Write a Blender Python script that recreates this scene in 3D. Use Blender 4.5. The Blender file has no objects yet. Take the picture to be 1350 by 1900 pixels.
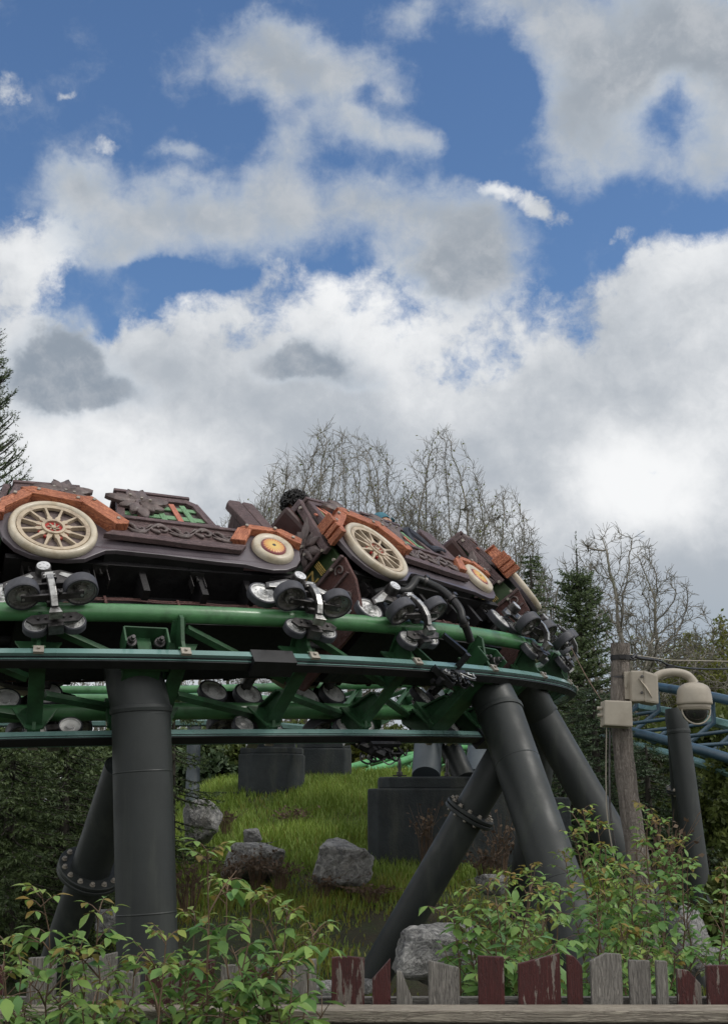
import bpy, bmesh, math, random
import numpy as np
from mathutils import Vector, Matrix, noise
R = math.radians
random.seed(7); rng = np.random.default_rng(7)
sc = bpy.context.scene
COL = sc.collection

# ------------------------------------------------------------------ camera, sky, sun, exposure
CAM = Vector((0, 0, 1.6)); F = 2500.0; PIT = math.atan(550/2500.0)
cd = bpy.data.cameras.new('camera'); cam = bpy.data.objects.new('camera', cd); COL.objects.link(cam)
cam.location = CAM; cam.rotation_euler = (math.pi/2 + PIT, 0, 0)
cd.sensor_fit = 'VERTICAL'; cd.sensor_height = 36; cd.lens = 36*F/1900; cd.clip_end = 3000; cd.clip_start = .05
sc.camera = cam
sc.view_settings.view_transform = 'Standard'; sc.view_settings.look = 'None'
sc.view_settings.exposure = 0; sc.view_settings.gamma = 1

def ray(px, py):
    x = (px-675)/F; u = (950-py)/F; c, s = math.cos(PIT), math.sin(PIT)
    return Vector((x, c-u*s, s+u*c))
def at(px, py, Y):
    d = ray(px, py); return CAM + d*(Y/d.y)
def px2m(n, Y): return n*Y/F

SUN_EL, SUN_AZ = R(50), R(105)            # azimuth clockwise from +Y
sd = bpy.data.lights.new('sun', 'SUN'); so = bpy.data.objects.new('sun', sd); COL.objects.link(so)
sd.energy = 1.5; sd.angle = R(12); sd.color = (1, .96, .9)
sv = Vector((math.sin(SUN_AZ)*math.cos(SUN_EL), math.cos(SUN_AZ)*math.cos(SUN_EL), math.sin(SUN_EL)))
so.rotation_euler = sv.to_track_quat('Z', 'Y').to_euler(); so.location = sv*50

W = bpy.data.worlds.new('World'); sc.world = W; W.use_nodes = True
nt = W.node_tree; nt.nodes.clear()
def N(tree, typ, **k):
    n = tree.nodes.new(typ)
    for a, b in k.items(): setattr(n, a, b)
    return n
class G:                                  # tiny expression helper for node trees
    def __init__(s, tree): s.t = tree
    def _in(s, sock, v):
        if hasattr(v, 'is_output'): s.t.links.new(v, sock)
        elif v is not None: sock.default_value = v
    def m(s, op, a, b=None, c=None, clamp=False):
        n = N(s.t, 'ShaderNodeMath', operation=op, use_clamp=clamp)
        for i, v in enumerate((a, b, c)): s._in(n.inputs[i], v)
        return n.outputs[0]
    def v(s, op, a, b=None):
        n = N(s.t, 'ShaderNodeVectorMath', operation=op)
        s._in(n.inputs[0], a); s._in(n.inputs[1], b)
        return n.outputs['Value'] if op in ('LENGTH', 'DOT_PRODUCT') else n.outputs[0]
    def noise(s, vec, scale, detail=4, rough=.55, dist=0, color=False):
        n = N(s.t, 'ShaderNodeTexNoise'); s._in(n.inputs['Vector'], vec)
        n.inputs['Scale'].default_value = scale; n.inputs['Detail'].default_value = detail
        n.inputs['Roughness'].default_value = rough; n.inputs['Distortion'].default_value = dist
        return n.outputs['Color' if color else 'Fac']
    def ramp(s, x, a, b, lo=0., hi=1., smooth=True):
        n = N(s.t, 'ShaderNodeMapRange'); n.interpolation_type = 'SMOOTHSTEP' if smooth else 'LINEAR'
        s._in(n.inputs[0], x); n.inputs[1].default_value = a; n.inputs[2].default_value = b
        n.inputs[3].default_value = lo; n.inputs[4].default_value = hi
        return n.outputs[0]
    def mix(s, f, a, b, mode='MIX'):
        n = N(s.t, 'ShaderNodeMix', data_type='RGBA', blend_type=mode)
        s._in(n.inputs[0], f); s._in(n.inputs[6], a); s._in(n.inputs[7], b)
        return n.outputs[2]
def c4(c): return (c[0], c[1], c[2], 1)

g = G(nt); SKY = .12
sky = N(nt, 'ShaderNodeTexSky', sky_type='NISHITA', sun_disc=False, sun_elevation=SUN_EL, sun_rotation=SUN_AZ)
sky.air_density = 1.0; sky.dust_density = .6; sky.ozone_density = 2.0
geo = N(nt, 'ShaderNodeTexCoord'); dirv = geo.outputs['Generated']
sep = N(nt, 'ShaderNodeSeparateXYZ'); nt.links.new(dirv, sep.inputs[0])
den = g.m('MAXIMUM', g.m('ADD', sep.outputs[1], 1.0), .25)
uu = g.m('DIVIDE', g.m('MULTIPLY', sep.outputs[0], 2.), den); vv = g.m('DIVIDE', g.m('MULTIPLY', sep.outputs[2], 2.), den)
cmb = N(nt, 'ShaderNodeCombineXYZ'); nt.links.new(uu, cmb.inputs[0]); nt.links.new(vv, cmb.inputs[1]); P = cmb.outputs[0]
def uv_of(px, py):
    d = ray(px, py).normalized(); return 2*d.x/(1+d.y), 2*d.z/(1+d.y)
wob = g.v('SUBTRACT', g.noise(P, 9, 6, .6, color=True), (.5, .5, .5))
def scalev(v, k):
    n = N(nt, 'ShaderNodeVectorMath', operation='SCALE'); nt.links.new(v, n.inputs[0]); n.inputs['Scale'].default_value = k; return n.outputs[0]
Pw = g.v('ADD', P, scalev(wob, .085))
def blobs(lst, vec):
    acc = None
    for (px, py, rx, ry, w) in lst:
        u, v = uv_of(px, py)
        d = g.v('LENGTH', g.v('MULTIPLY', g.v('SUBTRACT', vec, (u, v, 0)), (F/rx, F/ry, 0)))
        k = g.ramp(d, 0., 1.6, w, 0.)
        acc = k if acc is None else g.m('ADD', acc, k)
    return acc
Pf = g.v('ADD', P, scalev(g.v('SUBTRACT', g.noise(P, 30, 5, .6, color=True), (.5, .5, .5)), .02))
def fbm(off):
    q_ = g.v('ADD', Pf, off); return g.m('ADD', g.m('MULTIPLY', g.m('SUBTRACT', g.noise(q_, 6, 12, .60), .5), 1.6), g.m('MULTIPLY', g.m('SUBTRACT', g.noise(g.v('ADD', q_, (3.1, 1.7, .4)), 17, 9, .64), .5), 1.0))
fb = g.noise(P, 6, 8, .6); fsum = fbm((0, 0, 0)); relief = g.m('SUBTRACT', fsum, fbm((.006, .016, 0)))      # light falls from above right
# white cumulus bank that fills the lower sky
vlow = uv_of(675, 560)[1]
base = g.ramp(vv, vlow-.08, vlow+.085, 1.0, -.95, smooth=False)
Wl = g.m('ADD', base, blobs([(20, 450, 130, 110, .8), (1270, 480, 150, 110, .8), (930, 355, 84, 46, 1.35), (1035, 388, 70, 48, 1.2), (640, 560, 260, 90, .5), (430, 520, 120, 60, .35),
     (205, 540, 110, 55, -.75), (340, 500, 130, 36, -.6), (1105, 430, 80, 70, -1.0), (880, 470, 120, 60, .4), (1155, 430, 32, 28, .9), (20, 165, 60, 42, 1.0), (128, 166, 36, 20, 1.0), (205, 270, 60, 22, 1.0), (780, 20, 90, 40, .5)], Pw))
aW = g.ramp(g.m('ADD', Wl, g.m('MULTIPLY', fsum, 1.75)), -.06, .50)
# grey cloud sheets in front of it
Gl = g.m('ADD', blobs([(440, 105, 130, 78, 1.05), (620, 150, 170, 80, 1.15), (500, 60, 60, 36, .3), (680, 260, 150, 48, .8), (800, 250, 60, 40, .5), (520, 290, 70, 75, .8), (250, 380, 190, 75, .9), (230, 465, 130, 40, .6), (520, 400, 220, 85, 1.0),
     (780, 420, 190, 90, .9), (900, 450, 120, 80, .9), (845, 530, 120, 60, 1.5), (950, 30, 130, 60, .8), (760, 20, 60, 40, .35), (1160, 60, 230, 130, 1.1), (1020, 230, 70, 60, .4), (1330, 60, 150, 120, .9), (1100, 170, 120, 90, .8), (1090, 275, 130, 70, .75), (1250, 290, 120, 60, .7), (1340, 220, 70, 130, .7),
     (1262, 165, 70, 58, -.72), (1200, 250, 60, 40, -.3), (880, 180, 110, 120, -.8), (740, 30, 70, 35, .5), (700, 195, 36, 26, -.5),
     (118, 610, 84, 56, 1.7), (100, 690, 125, 70, 2.0), (230, 725, 110, 34, 1.), (555, 642, 100, 40, 1.9), (650, 690, 80, 30, .7), (620, 590, 60, 24, .5), (340, 500, 90, 24, -.7), (330, 270, 60, 18, .7), (150, 320, 80, 40, .6)], Pw), -.37)
aG = g.ramp(g.m('ADD', Gl, g.m('MULTIPLY', fsum, 1.7)), -.28, .92)
thick = g.ramp(g.m('ADD', Gl, g.m('MULTIPLY', fsum, .8)), .1, 1.2)
sh = g.noise(g.v('ADD', P, (.9, .2, 0)), 5, 7, .52)
lum = g.ramp(g.m('ADD', g.m('ADD', sh, g.m('MULTIPLY', relief, .35)), g.m('MULTIPLY', blobs([(1170, 900, 120, 90, 1.1), (230, 860, 240, 80, .7), (300, 780, 200, 80, .4), (900, 350, 80, 60, .8), (150, 520, 180, 120, .6), (1250, 500, 180, 150, .5), (560, 560, 200, 80, .5),
     (1200, 1130, 300, 120, -1.2), (760, 880, 300, 110, -.35), (560, 760, 180, 80, -.2), (1000, 760, 260, 100, -.3), (640, 1050, 300, 120, -.3)], P), .30)), .25, .85)
cW = g.mix(lum, c4((.44, .48, .53)), c4((.93, .94, .95)))
lowf = g.ramp(vv, uv_of(675, 1350)[1], uv_of(675, 1000)[1])
right = g.ramp(uu, uv_of(900, 1100)[0], uv_of(1150, 1100)[0])
cW = g.mix(g.m('MULTIPLY', g.m('SUBTRACT', 1., lowf), g.m('MULTIPLY', right, .6)), cW, c4((.27, .37, .46)))
cG = g.mix(thick, c4((.56, .62, .69)), c4((.335, .375, .425)))
cG = g.mix(g.m('MULTIPLY', g.ramp(vv, vlow-.03, vlow+.05, .8, 0), thick), cG, c4((.27, .32, .385)))
cG = g.mix(g.ramp(relief, -.12, .3, 0, .55), cG, c4((.60, .62, .65)))
inv = 1/SKY
blue = g.mix(1., sky.outputs[0], (.70, .85, 1.0, 1), 'MULTIPLY')
def up(col): 
    n = N(nt, 'ShaderNodeMix', data_type='RGBA', blend_type='MULTIPLY'); n.inputs[0].default_value = 1; nt.links.new(col, n.inputs[6]); n.inputs[7].default_value = (inv, inv, inv, 1); return n.outputs[2]
cc = g.mix(aW, blue, up(cW)); cc = g.mix(aG, cc, up(cG))
rest = g.ramp(g.m('ADD', sep.outputs[1], g.m('MULTIPLY', g.m('SUBTRACT', fb, .5), .5)), .70, .30)      # bright broken overcast added outside the view as fill light
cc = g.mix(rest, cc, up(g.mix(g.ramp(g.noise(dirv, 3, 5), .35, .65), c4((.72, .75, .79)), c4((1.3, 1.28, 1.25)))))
below = g.ramp(sep.outputs[2], -.05, .02)
cc = g.mix(below, (.06*inv, .07*inv, .05*inv, 1), cc)
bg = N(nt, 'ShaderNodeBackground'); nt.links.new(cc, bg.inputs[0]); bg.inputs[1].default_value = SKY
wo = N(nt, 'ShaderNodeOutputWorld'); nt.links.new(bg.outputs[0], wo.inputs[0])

# ------------------------------------------------------------------ materials
MATS = {}
def mat(name, col, rough=.6, metal=0., var=.25, scale=8., bump=0., bscale=40., coat=0., tint=None, tscale=3., tamt=0., spec=.5, coord='Object', streak=None):
    m = bpy.data.materials.new(name); m.use_nodes = True; t = m.node_tree; b = t.nodes['Principled BSDF']; q = G(t)
    tc = N(t, 'ShaderNodeTexCoord').outputs[coord]
    n1 = q.noise(tc, scale, 5, .6)
    c = q.mix(q.ramp(n1, .3, .7), c4([x*(1-var) for x in col]), c4([min(1, x*(1+var)) for x in col]))
    tc2 = q.v('MULTIPLY', tc, streak) if streak else tc
    if tint: c = q.mix(q.m('MULTIPLY', q.ramp(q.noise(tc2, tscale, 6, .65), .48, .68), tamt), c, c4(tint))
    t.links.new(c, b.inputs['Base Color']); b.inputs['Metallic'].default_value = metal
    t.links.new(q.ramp(q.noise(tc, scale*2.3, 4, .6), .25, .75, max(0, rough-.1), min(1, rough+.12)), b.inputs['Roughness'])
    b.inputs['Coat Weight'].default_value = coat; b.inputs['Coat Roughness'].default_value = .2; b.inputs['Specular IOR Level'].default_value = spec
    if bump:
        bn = N(t, 'ShaderNodeBump'); bn.inputs['Strength'].default_value = bump; bn.inputs['Distance'].default_value = .01
        t.links.new(q.noise(tc, bscale, 6, .6), bn.inputs['Height']); t.links.new(bn.outputs[0], b.inputs['Normal'])
    MATS[name] = m; return m
def wood(name, col, dark, under=None, peel=0., rough=.65, bump=.8, ring=1., stretch=9., fine=60.):
    m = bpy.data.materials.new(name); m.use_nodes = True; t = m.node_tree; b = t.nodes['Principled BSDF']; q = G(t)
    tc = N(t, 'ShaderNodeTexCoord').outputs['UV']
    st = q.v('MULTIPLY', tc, (1, stretch, 1))
    w = q.noise(st, 4.0*ring, 5, .6, 1.4)
    f = q.m('FRACT', q.m('MULTIPLY', w, 9.))
    rings = q.ramp(f, 0., .35); rings = q.m('MINIMUM', rings, q.ramp(f, 1., .8))
    fi = q.noise(q.v('MULTIPLY', tc, (1, stretch*2.2, 1)), fine/6, 5, .7)
    g2 = q.m('MULTIPLY', rings, q.ramp(fi, .25, .6))
    c = q.mix(g2, c4(dark), c4(col))
    c = q.mix(q.ramp(q.noise(tc, 3., 4, .6), .35, .7, 0, .35), c, c4([x*1.35 for x in col]))
    if under:
        pk = q.ramp(q.m('ADD', q.noise(q.v('MULTIPLY', tc, (1, 6, 1)), 7., 7, .7), q.m('MULTIPLY', q.noise(tc, 5, 3, .5), .45)), .735-peel*.3, .76-peel*.3)
        c = q.mix(pk, c, q.mix(g2, c4([x*.55 for x in under]), c4(under)))
    t.links.new(c, b.inputs['Base Color']); b.inputs['Roughness'].default_value = rough
    bn = N(t, 'ShaderNodeBump'); bn.inputs['Strength'].default_value = bump; bn.inputs['Distance'].default_value = .006
    t.links.new(g2, bn.inputs['Height']); t.links.new(bn.outputs[0], b.inputs['Normal'])
    MATS[name] = m; return m
def leafmat(name, col, col2, rough=.45, trans=.35, scale=3.):
    m = bpy.data.materials.new(name); m.use_nodes = True; t = m.node_tree; b = t.nodes['Principled BSDF']; q = G(t)
    at_ = N(t, 'ShaderNodeAttribute'); at_.attribute_name = 'tint'
    sp = N(t, 'ShaderNodeSeparateColor'); t.links.new(at_.outputs['Color'], sp.inputs[0])
    tc = N(t, 'ShaderNodeTexCoord').outputs['Object']
    c = q.mix(sp.outputs[0], c4(col), c4(col2))
    c = q.mix(sp.outputs[1], c, c4((.30, .13, .035)))
    c = q.mix(q.ramp(q.noise(tc, scale, 4), .35, .7, 0, .4), c, c4([x*.55 for x in col]))
    t.links.new(c, b.inputs['Base Color']); b.inputs['Roughness'].default_value = rough; b.inputs['Specular IOR Level'].default_value = .35
    tr = N(t, 'ShaderNodeBsdfTranslucent'); t.links.new(c, tr.inputs[0]); ms = N(t, 'ShaderNodeMixShader'); ms.inputs[0].default_value = trans
    t.links.new(b.outputs[0], ms.inputs[1]); t.links.new(tr.outputs[0], ms.inputs[2]); t.links.new(ms.outputs[0], t.nodes['Material Output'].inputs[0])
    MATS[name] = m; return m

mat('green_paint', (.072, .205, .082), .38, var=.2, scale=3, bump=.12, bscale=30, coat=.25, tint=(.02, .045, .02), tscale=5, tamt=.5)
mat('green_dark', (.022, .075, .03), .5, var=.3, scale=5, bump=.1, tint=(.01, .02, .01), tscale=6, tamt=.6)
mat('blue_paint', (.035, .075, .11), .4, var=.2, scale=3, coat=.2, tint=(.02, .03, .05), tscale=5, tamt=.5)
mat('teal_cover', (.14, .25, .23), .28, var=.15, scale=2, coat=.3)
mat('black_plastic', (.008, .008, .010), .45, var=.3)
mat('black_steel', (.006, .005, .006), .6, var=.4, scale=6, bump=.2)
mat('column_paint', (.023, .027, .0265), .50, var=.15, scale=1.6, bump=.10, bscale=18, tint=(.050, .056, .048), tscale=5, tamt=.6, spec=.4, streak=(1, 1, .12))
mat('block_paint', (.024, .030, .033), .85, var=.2, scale=3, bump=.5, bscale=45, tint=(.060, .064, .056), tscale=4, tamt=.7, streak=(1, 1, .25))
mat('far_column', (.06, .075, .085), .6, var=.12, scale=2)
mat('steel', (.46, .455, .44), .36, .85, var=.25, scale=14, bump=.1, tint=(.06, .055, .05), tscale=10, tamt=.75)
mat('bright_steel', (.62, .62, .63), .36, .5, var=.12, scale=12, tint=(.25, .25, .25), tscale=14, tamt=.6)
mat('dark_steel', (.09, .085, .085), .42, .8, var=.35, scale=12, bump=.15, tint=(.02, .02, .02), tscale=9, tamt=.7)
mat('rubber', (.045, .046, .056), .6, var=.2, scale=14)
mat('black_rubber', (.012, .012, .013), .5, var=.3)
mat('skirt_paint', (.095, .080, .092), .38, var=.15, scale=3, coat=.15, tint=(.06, .045, .055), tscale=4, tamt=.6)
mat('cream_paint', (.52, .46, .36), .42, var=.1, scale=7, bump=.1, coat=.1, tint=(.36, .28, .17), tscale=9, tamt=.55)
mat('tan_paint', (.44, .36, .26), .5, var=.15, scale=12, tint=(.2, .14, .1), tscale=14, tamt=.6)
mat('red_paint', (.42, .03, .03), .45, var=.3, scale=20, tint=(.4, .3, .2), tscale=25, tamt=.5)
wood('maroon_wood', (.135, .085, .085), (.035, .02, .02), rough=.5, bump=.6, stretch=7)
wood('orange_wood', (.52, .19, .095), (.20, .05, .025), rough=.5, bump=.7, stretch=7, ring=.7)
wood('plaid_green', (.20, .37, .20), (.08, .17, .08), rough=.55, bump=.5)
wood('plaid_orange', (.55, .20, .13), (.3, .09, .05), rough=.55, bump=.5)
wood('plaid_dark', (.10, .085, .08), (.05, .04, .04), rough=.6, bump=.5)
wood('panel_brown', (.11, .045, .038), (.035, .012, .011), rough=.45, bump=.5)
wood('grey_wood', (.32, .30, .27), (.13, .12, .11), rough=.85, bump=.9, stretch=16, fine=60, ring=.8)
wood('pole_wood', (.40, .35, .31), (.16, .13, .11), rough=.9, bump=1.2, stretch=12, fine=120)
wood('maroon_board', (.075, .014, .013), (.04, .009, .009), under=(.26, .22, .19), peel=-.3, rough=.6, bump=.6, stretch=14)
wood('maroon_worn', (.085, .017, .015), (.04, .010, .010), under=(.27, .23, .20), peel=-.03, rough=.7, bump=.8, stretch=14)
wood('rail_wood', (.36, .32, .26), (.19, .16, .13), rough=.85, bump=.8, stretch=9, ring=.6)
mat('carve_brown', (.12, .09, .085), .5, var=.3, scale=18, bump=.3, tint=(.03, .02, .02), tscale=12, tamt=.6)
mat('seat_leather', (.045, .018, .016), .45, var=.2)
mat('gold_paint', (.45, .32, .10), .5, var=.2, scale=20)
mat('board_green', (.03, .06, .02), .6, var=.3, scale=12)
mat('beige_plastic', (.37, .33, .27), .5, var=.06, scale=5, tint=(.22, .19, .15), tscale=3, tamt=.5)
mat('dome_glass', (.015, .015, .017), .06, var=.1, coat=1.)
mat('cloth_dark', (.03, .035, .05), .85); mat('cloth_cap', (.05, .16, .21), .8); mat('skin', (.42, .25, .17), .5, var=.08)
mat('hair_black', (.008, .007, .007), .6, var=.4)
mat('bark', (.19, .175, .145), .9, var=.35, scale=7, bump=.6, bscale=20, tint=(.06, .085, .03), tscale=2, tamt=.6)
mat('bark_dark', (.03, .026, .02), .9, var=.35, scale=7); mat('bark_pale', (.10, .088, .072), .9, var=.3, scale=5)
mat('stem_red', (.12, .075, .045), .7, var=.3, scale=10)
mat('dry_stem', (.13, .085, .055), .9, var=.4, scale=6)
leafmat('rose_leaf', (.13, .27, .085), (.34, .47, .10), .38, .35)
leafmat('needle', (.045, .075, .028), (.12, .165, .055), .55, .1, 1.5)
leafmat('needle_blue', (.030, .055, .026), (.075, .115, .05), .55, .1, 1.5)
leafmat('bud_leaf', (.13, .17, .03), (.24, .24, .05), .6, .4, 1.)
leafmat('hedge_leaf', (.07, .11, .025), (.16, .19, .05), .5, .35, 1.2)
leafmat('grass_blade', (.125, .215, .03), (.28, .38, .07), .55, .35, 1.1)
leafmat('dead_leaf', (.10, .065, .045), (.15, .11, .075), .8, .2)
# limestone
m = bpy.data.materials.new('limestone'); m.use_nodes = True; t = m.node_tree; b = t.nodes['Principled BSDF']; q = G(t); MATS['limestone'] = m
tc = N(t, 'ShaderNodeTexCoord').outputs['Object']
a1 = q.noise(tc, 3, 8, .68, .8); a2 = q.noise(tc, 11, 8, .7, 1.5)
vein = q.ramp(q.m('ABSOLUTE', q.m('SUBTRACT', a1, .5)), .0, .035, 1, 0)
c = q.mix(q.ramp(a2, .35, .68), c4((.10, .10, .103)), c4((.40, .395, .38))); c = q.mix(q.m('MULTIPLY', vein, .5), c, c4((.55, .54, .52)))
c = q.mix(q.ramp(q.noise(tc, 2.2, 5), .55, .75, 0, .6), c, c4((.10, .085, .06)))
t.links.new(c, b.inputs['Base Color']); b.inputs['Roughness'].default_value = .9
bn = N(t, 'ShaderNodeBump'); bn.inputs['Strength'].default_value = 1.; bn.inputs['Distance'].default_value = .03; t.links.new(q.m('ADD', a2, q.m('MULTIPLY', vein, -.4)), bn.inputs['Height']); t.links.new(bn.outputs[0], b.inputs['Normal'])
# soil and turf
m = bpy.data.materials.new('turf'); m.use_nodes = True; t = m.node_tree; b = t.nodes['Principled BSDF']; q = G(t); MATS['turf'] = m
tc = N(t, 'ShaderNodeTexCoord').outputs['Object']
c = q.mix(q.ramp(q.noise(tc, 1.2, 7, .65), .4, .62), c4((.035, .055, .012)), c4((.045, .035, .018)))
c = q.mix(q.ramp(q.noise(tc, 14, 6, .7), .35, .7, 0, .6), c, c4((.03, .03, .014)))
t.links.new(c, b.inputs['Base Color']); b.inputs['Roughness'].default_value = .95
bn = N(t, 'ShaderNodeBump'); bn.inputs['Strength'].default_value = 1.; bn.inputs['Distance'].default_value = .04; t.links.new(q.noise(tc, 22, 8, .7), bn.inputs['Height']); t.links.new(bn.outputs[0], b.inputs['Normal'])
# hub with painted sun rays
m = bpy.data.materials.new('sun_hub'); m.use_nodes = True; t = m.node_tree; b = t.nodes['Principled BSDF']; q = G(t); MATS['sun_hub'] = m
tc = N(t, 'ShaderNodeTexCoord').outputs['UV']; s_ = N(t, 'ShaderNodeSeparateXYZ'); t.links.new(tc, s_.inputs[0])
an = q.m('ARCTAN2', s_.outputs[1], s_.outputs[0]); rr = q.v('LENGTH', tc)
rays = q.ramp(q.m('SINE', q.m('MULTIPLY', an, 22.)), -.7, .2)
c = q.mix(q.m('MULTIPLY', rays, q.ramp(rr, .03, .09)), c4((.62, .42, .12)), c4((.48, .10, .05))); c = q.mix(q.ramp(rr, .075, .095), c, c4((.20, .05, .06)))
c = q.mix(q.ramp(rr, .012, .018), c4((.02, .02, .02)), c); t.links.new(c, b.inputs['Base Color']); b.inputs['Roughness'].default_value = .4
M = MATS

# ------------------------------------------------------------------ mesh helpers
class MB:
    def __init__(s): s.v = []; s.f = []; s.uv = []; s.sm = []
    def add(s, vs, fs, uvs=None, smooth=False, mtx=None):
        o = len(s.v)
        if mtx is not None: vs2 = [mtx @ Vector(p) for p in vs]
        else: vs2 = [Vector(p) for p in vs]
        s.v += vs2
        if uvs is None: uvs = [(p[0], p[1]+p[2]) for p in vs]
        ru = random.random()*7
        s.uv += [(u[0]+ru, u[1]+ru) for u in uvs]
        for f in fs: s.f.append(tuple(i+o for i in f)); s.sm.append(smooth)
        return s
    def box(s, c, d, rot=None, grain=None):
        hx, hy, hz = d[0]/2, d[1]/2, d[2]/2
        vs = [(x, y, z) for x in (-hx, hx) for y in (-hy, hy) for z in (-hz, hz)]
        fs = [(0, 1, 3, 2), (4, 6, 7, 5), (0, 4, 5, 1), (2, 3, 7, 6), (0, 2, 6, 4), (1, 5, 7, 3)]
        k = grain if grain is not None else max(range(3), key=lambda i: d[i]); o = [i for i in range(3) if i != k]
        uv = [(p[k], p[o[0]]+p[o[1]]) for p in vs]
        mt = Matrix.Translation(c)
        if rot is not None: mt = mt @ (rot.to_4x4() if isinstance(rot, Matrix) else Matrix.Rotation(rot[1], 4, rot[0]))
        return s.add(vs, fs, uv, mtx=mt)
    def beam(s, p, q, w, h, up=(0, 0, 1)):
        p, q = Vector(p), Vector(q); x = (q-p).normalized(); u = Vector(up); y = u.cross(x)
        if y.length < 1e-4: y = Vector((0, 1, 0)).cross(x)
        y.normalize(); z = x.cross(y)
        rot = Matrix((x, y, z)).transposed()
        return s.box((p+q)/2, ((q-p).length, w, h), rot, 0)
    def prism(s, poly, d0, d1, ax='y', grain=(1, 0)):
        # polygon in (x,z) extruded along y (ax='y'); (y,z) along x (ax='x'); (x,y) along z (ax='z')
        n = len(poly)
        def mk(a, b_, d): return (a, d, b_) if ax == 'y' else ((d, a, b_) if ax == 'x' else (a, b_, d))
        vs = [mk(a, b_, d0) for a, b_ in poly]+[mk(a, b_, d1) for a, b_ in poly]
        gx, gz = grain
        uv = [(a*gx+b_*gz, -a*gz+b_*gx) for a, b_ in poly]+[(a*gx+b_*gz, -a*gz+b_*gx+.04) for a, b_ in poly]
        fs = [tuple(range(n)), tuple(range(2*n-1, n-1, -1))]+[(i+n, (i+1) % n+n, (i+1) % n, i) for i in range(n)]
        return s.add(vs, fs, uv)
    def tube(s, pts, rad, n=10, caps=True, flat=None):
        pts = [Vector(p) for p in pts]; m_ = len(pts)
        rad = rad if hasattr(rad, '__len__') else [rad]*m_
        tg = [(pts[min(i+1, m_-1)]-pts[max(i-1, 0)]).normalized() for i in range(m_)]
        u = tg[0].orthogonal().normalized(); vs = []; uvs = []; L = 0
        for i in range(m_):
            if i: 
                u = (u-tg[i]*u.dot(tg[i])).normalized(); L += (pts[i]-pts[i-1]).length
            w = tg[i].cross(u)
            for k in range(n):
                a = 2*math.pi*k/n; vs.append(pts[i]+(u*math.cos(a)+w*math.sin(a))*rad[i]); uvs.append((L, a*rad[i] if a < math.pi else (2*math.pi-a)*rad[i]))
        fs = [(i*n+k, i*n+(k+1) % n, (i+1)*n+(k+1) % n, (i+1)*n+k) for i in range(m_-1) for k in range(n)]
        s.add(vs, fs, uvs, True)
        if caps:
            s.add(vs[:n], [tuple(range(n-1, -1, -1))], uvs[:n]); s.add(vs[-n:], [tuple(range(n))], uvs[-n:])
        return s
    def lathe(s, prof, c, axis, n=28, sharp=True, uvplanar=False):
        ax = Vector(axis).normalized(); u = ax.orthogonal().normalized(); w = ax.cross(u); c = Vector(c)
        segs = [(prof[i], prof[i+1]) for i in range(len(prof)-1)] if sharp else [prof]
        for seg in segs:
            vs = []; uvs = []
            for (r, h) in seg:
                for k in range(n):
                    a = 2*math.pi*k/n; vs.append(c+ax*h+(u*math.cos(a)+w*math.sin(a))*max(r, 1e-5))
                    uvs.append((r*math.cos(a), r*math.sin(a)))
            fs = [(i*n+k, i*n+(k+1) % n, (i+1)*n+(k+1) % n, (i+1)*n+k) for i in range(len(seg)-1) for k in range(n)]
            flatseg = len(seg) == 2 and abs(seg[0][1]-seg[1][1]) < 1e-6
            o = len(s.v); s.add(vs, fs, uvs, not flatseg)
            if uvplanar: s.uv[o:] = uvs
        return s
    def cyl(s, c, axis, r, h, n=20, bev=.12):
        b_ = min(r, h)*bev
        return s.lathe([(0, -h/2), (r-b_, -h/2), (r, -h/2+b_), (r, h/2-b_), (r-b_, h/2), (0, h/2)], c, axis, n)
    def warp(s, fn): s.v = [Vector(fn(p)) for p in s.v]; return s
    def mirror(s, ax=1):
        o = len(s.v); k = [1, 1, 1]; k[ax] = -1
        s.v += [Vector((p[0]*k[0], p[1]*k[1], p[2]*k[2])) for p in s.v[:o]]; s.uv += s.uv[:o]
        nf = [tuple(i+o for i in reversed(f)) for f in s.f]; s.sm += s.sm[:]; s.f += nf; return s
    def mirrored(s, ax=1):
        r = MB(); k = [1, 1, 1]; k[ax] = -1
        r.v = [Vector((p[0]*k[0], p[1]*k[1], p[2]*k[2])) for p in s.v]; r.uv = list(s.uv); r.sm = list(s.sm); r.f = [tuple(reversed(f)) for f in s.f]; return r
    def shift(s, d): d = Vector(d); s.v = [p+d for p in s.v]; return s
    def join(s, o2, mtx=None):
        o = len(s.v); s.v += [(mtx @ p if mtx is not None else p) for p in o2.v]; s.uv += o2.uv; s.f += [tuple(i+o for i in f) for f in o2.f]; s.sm += o2.sm; return s
def link(name, me, parent=None, mtl=None):
    o = bpy.data.objects.new(name, me); COL.objects.link(o)
    if mtl: me.materials.append(M[mtl] if isinstance(mtl, str) else mtl)
    if parent: o.parent = parent
    return o
def obj(name, mb, mtl, parent=None, bevel=0.):
    me = bpy.data.meshes.new(name); me.from_pydata([tuple(p) for p in mb.v], [], mb.f)
    ul = me.uv_layers.new(name='UVMap'); li = np.empty(len(me.loops), dtype=np.int32); me.loops.foreach_get('vertex_index', li)
    ul.data.foreach_set('uv', np.array(mb.uv, dtype=np.float32)[li].ravel())
    me.polygons.foreach_set('use_smooth', mb.sm)
    if bevel:
        bm = bmesh.new(); bm.from_mesh(me); bmesh.ops.remove_doubles(bm, verts=bm.verts, dist=1e-5)
        es = [e for e in bm.edges if len(e.link_faces) == 2 and e.calc_face_angle(0) > .5]
        bmesh.ops.bevel(bm, geom=es, offset=bevel, segments=2, affect='EDGES', profile=.6, clamp_overlap=True)
        bm.to_mesh(me); bm.free()
    me.update()
    return link(name, me, parent, mtl)
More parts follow.
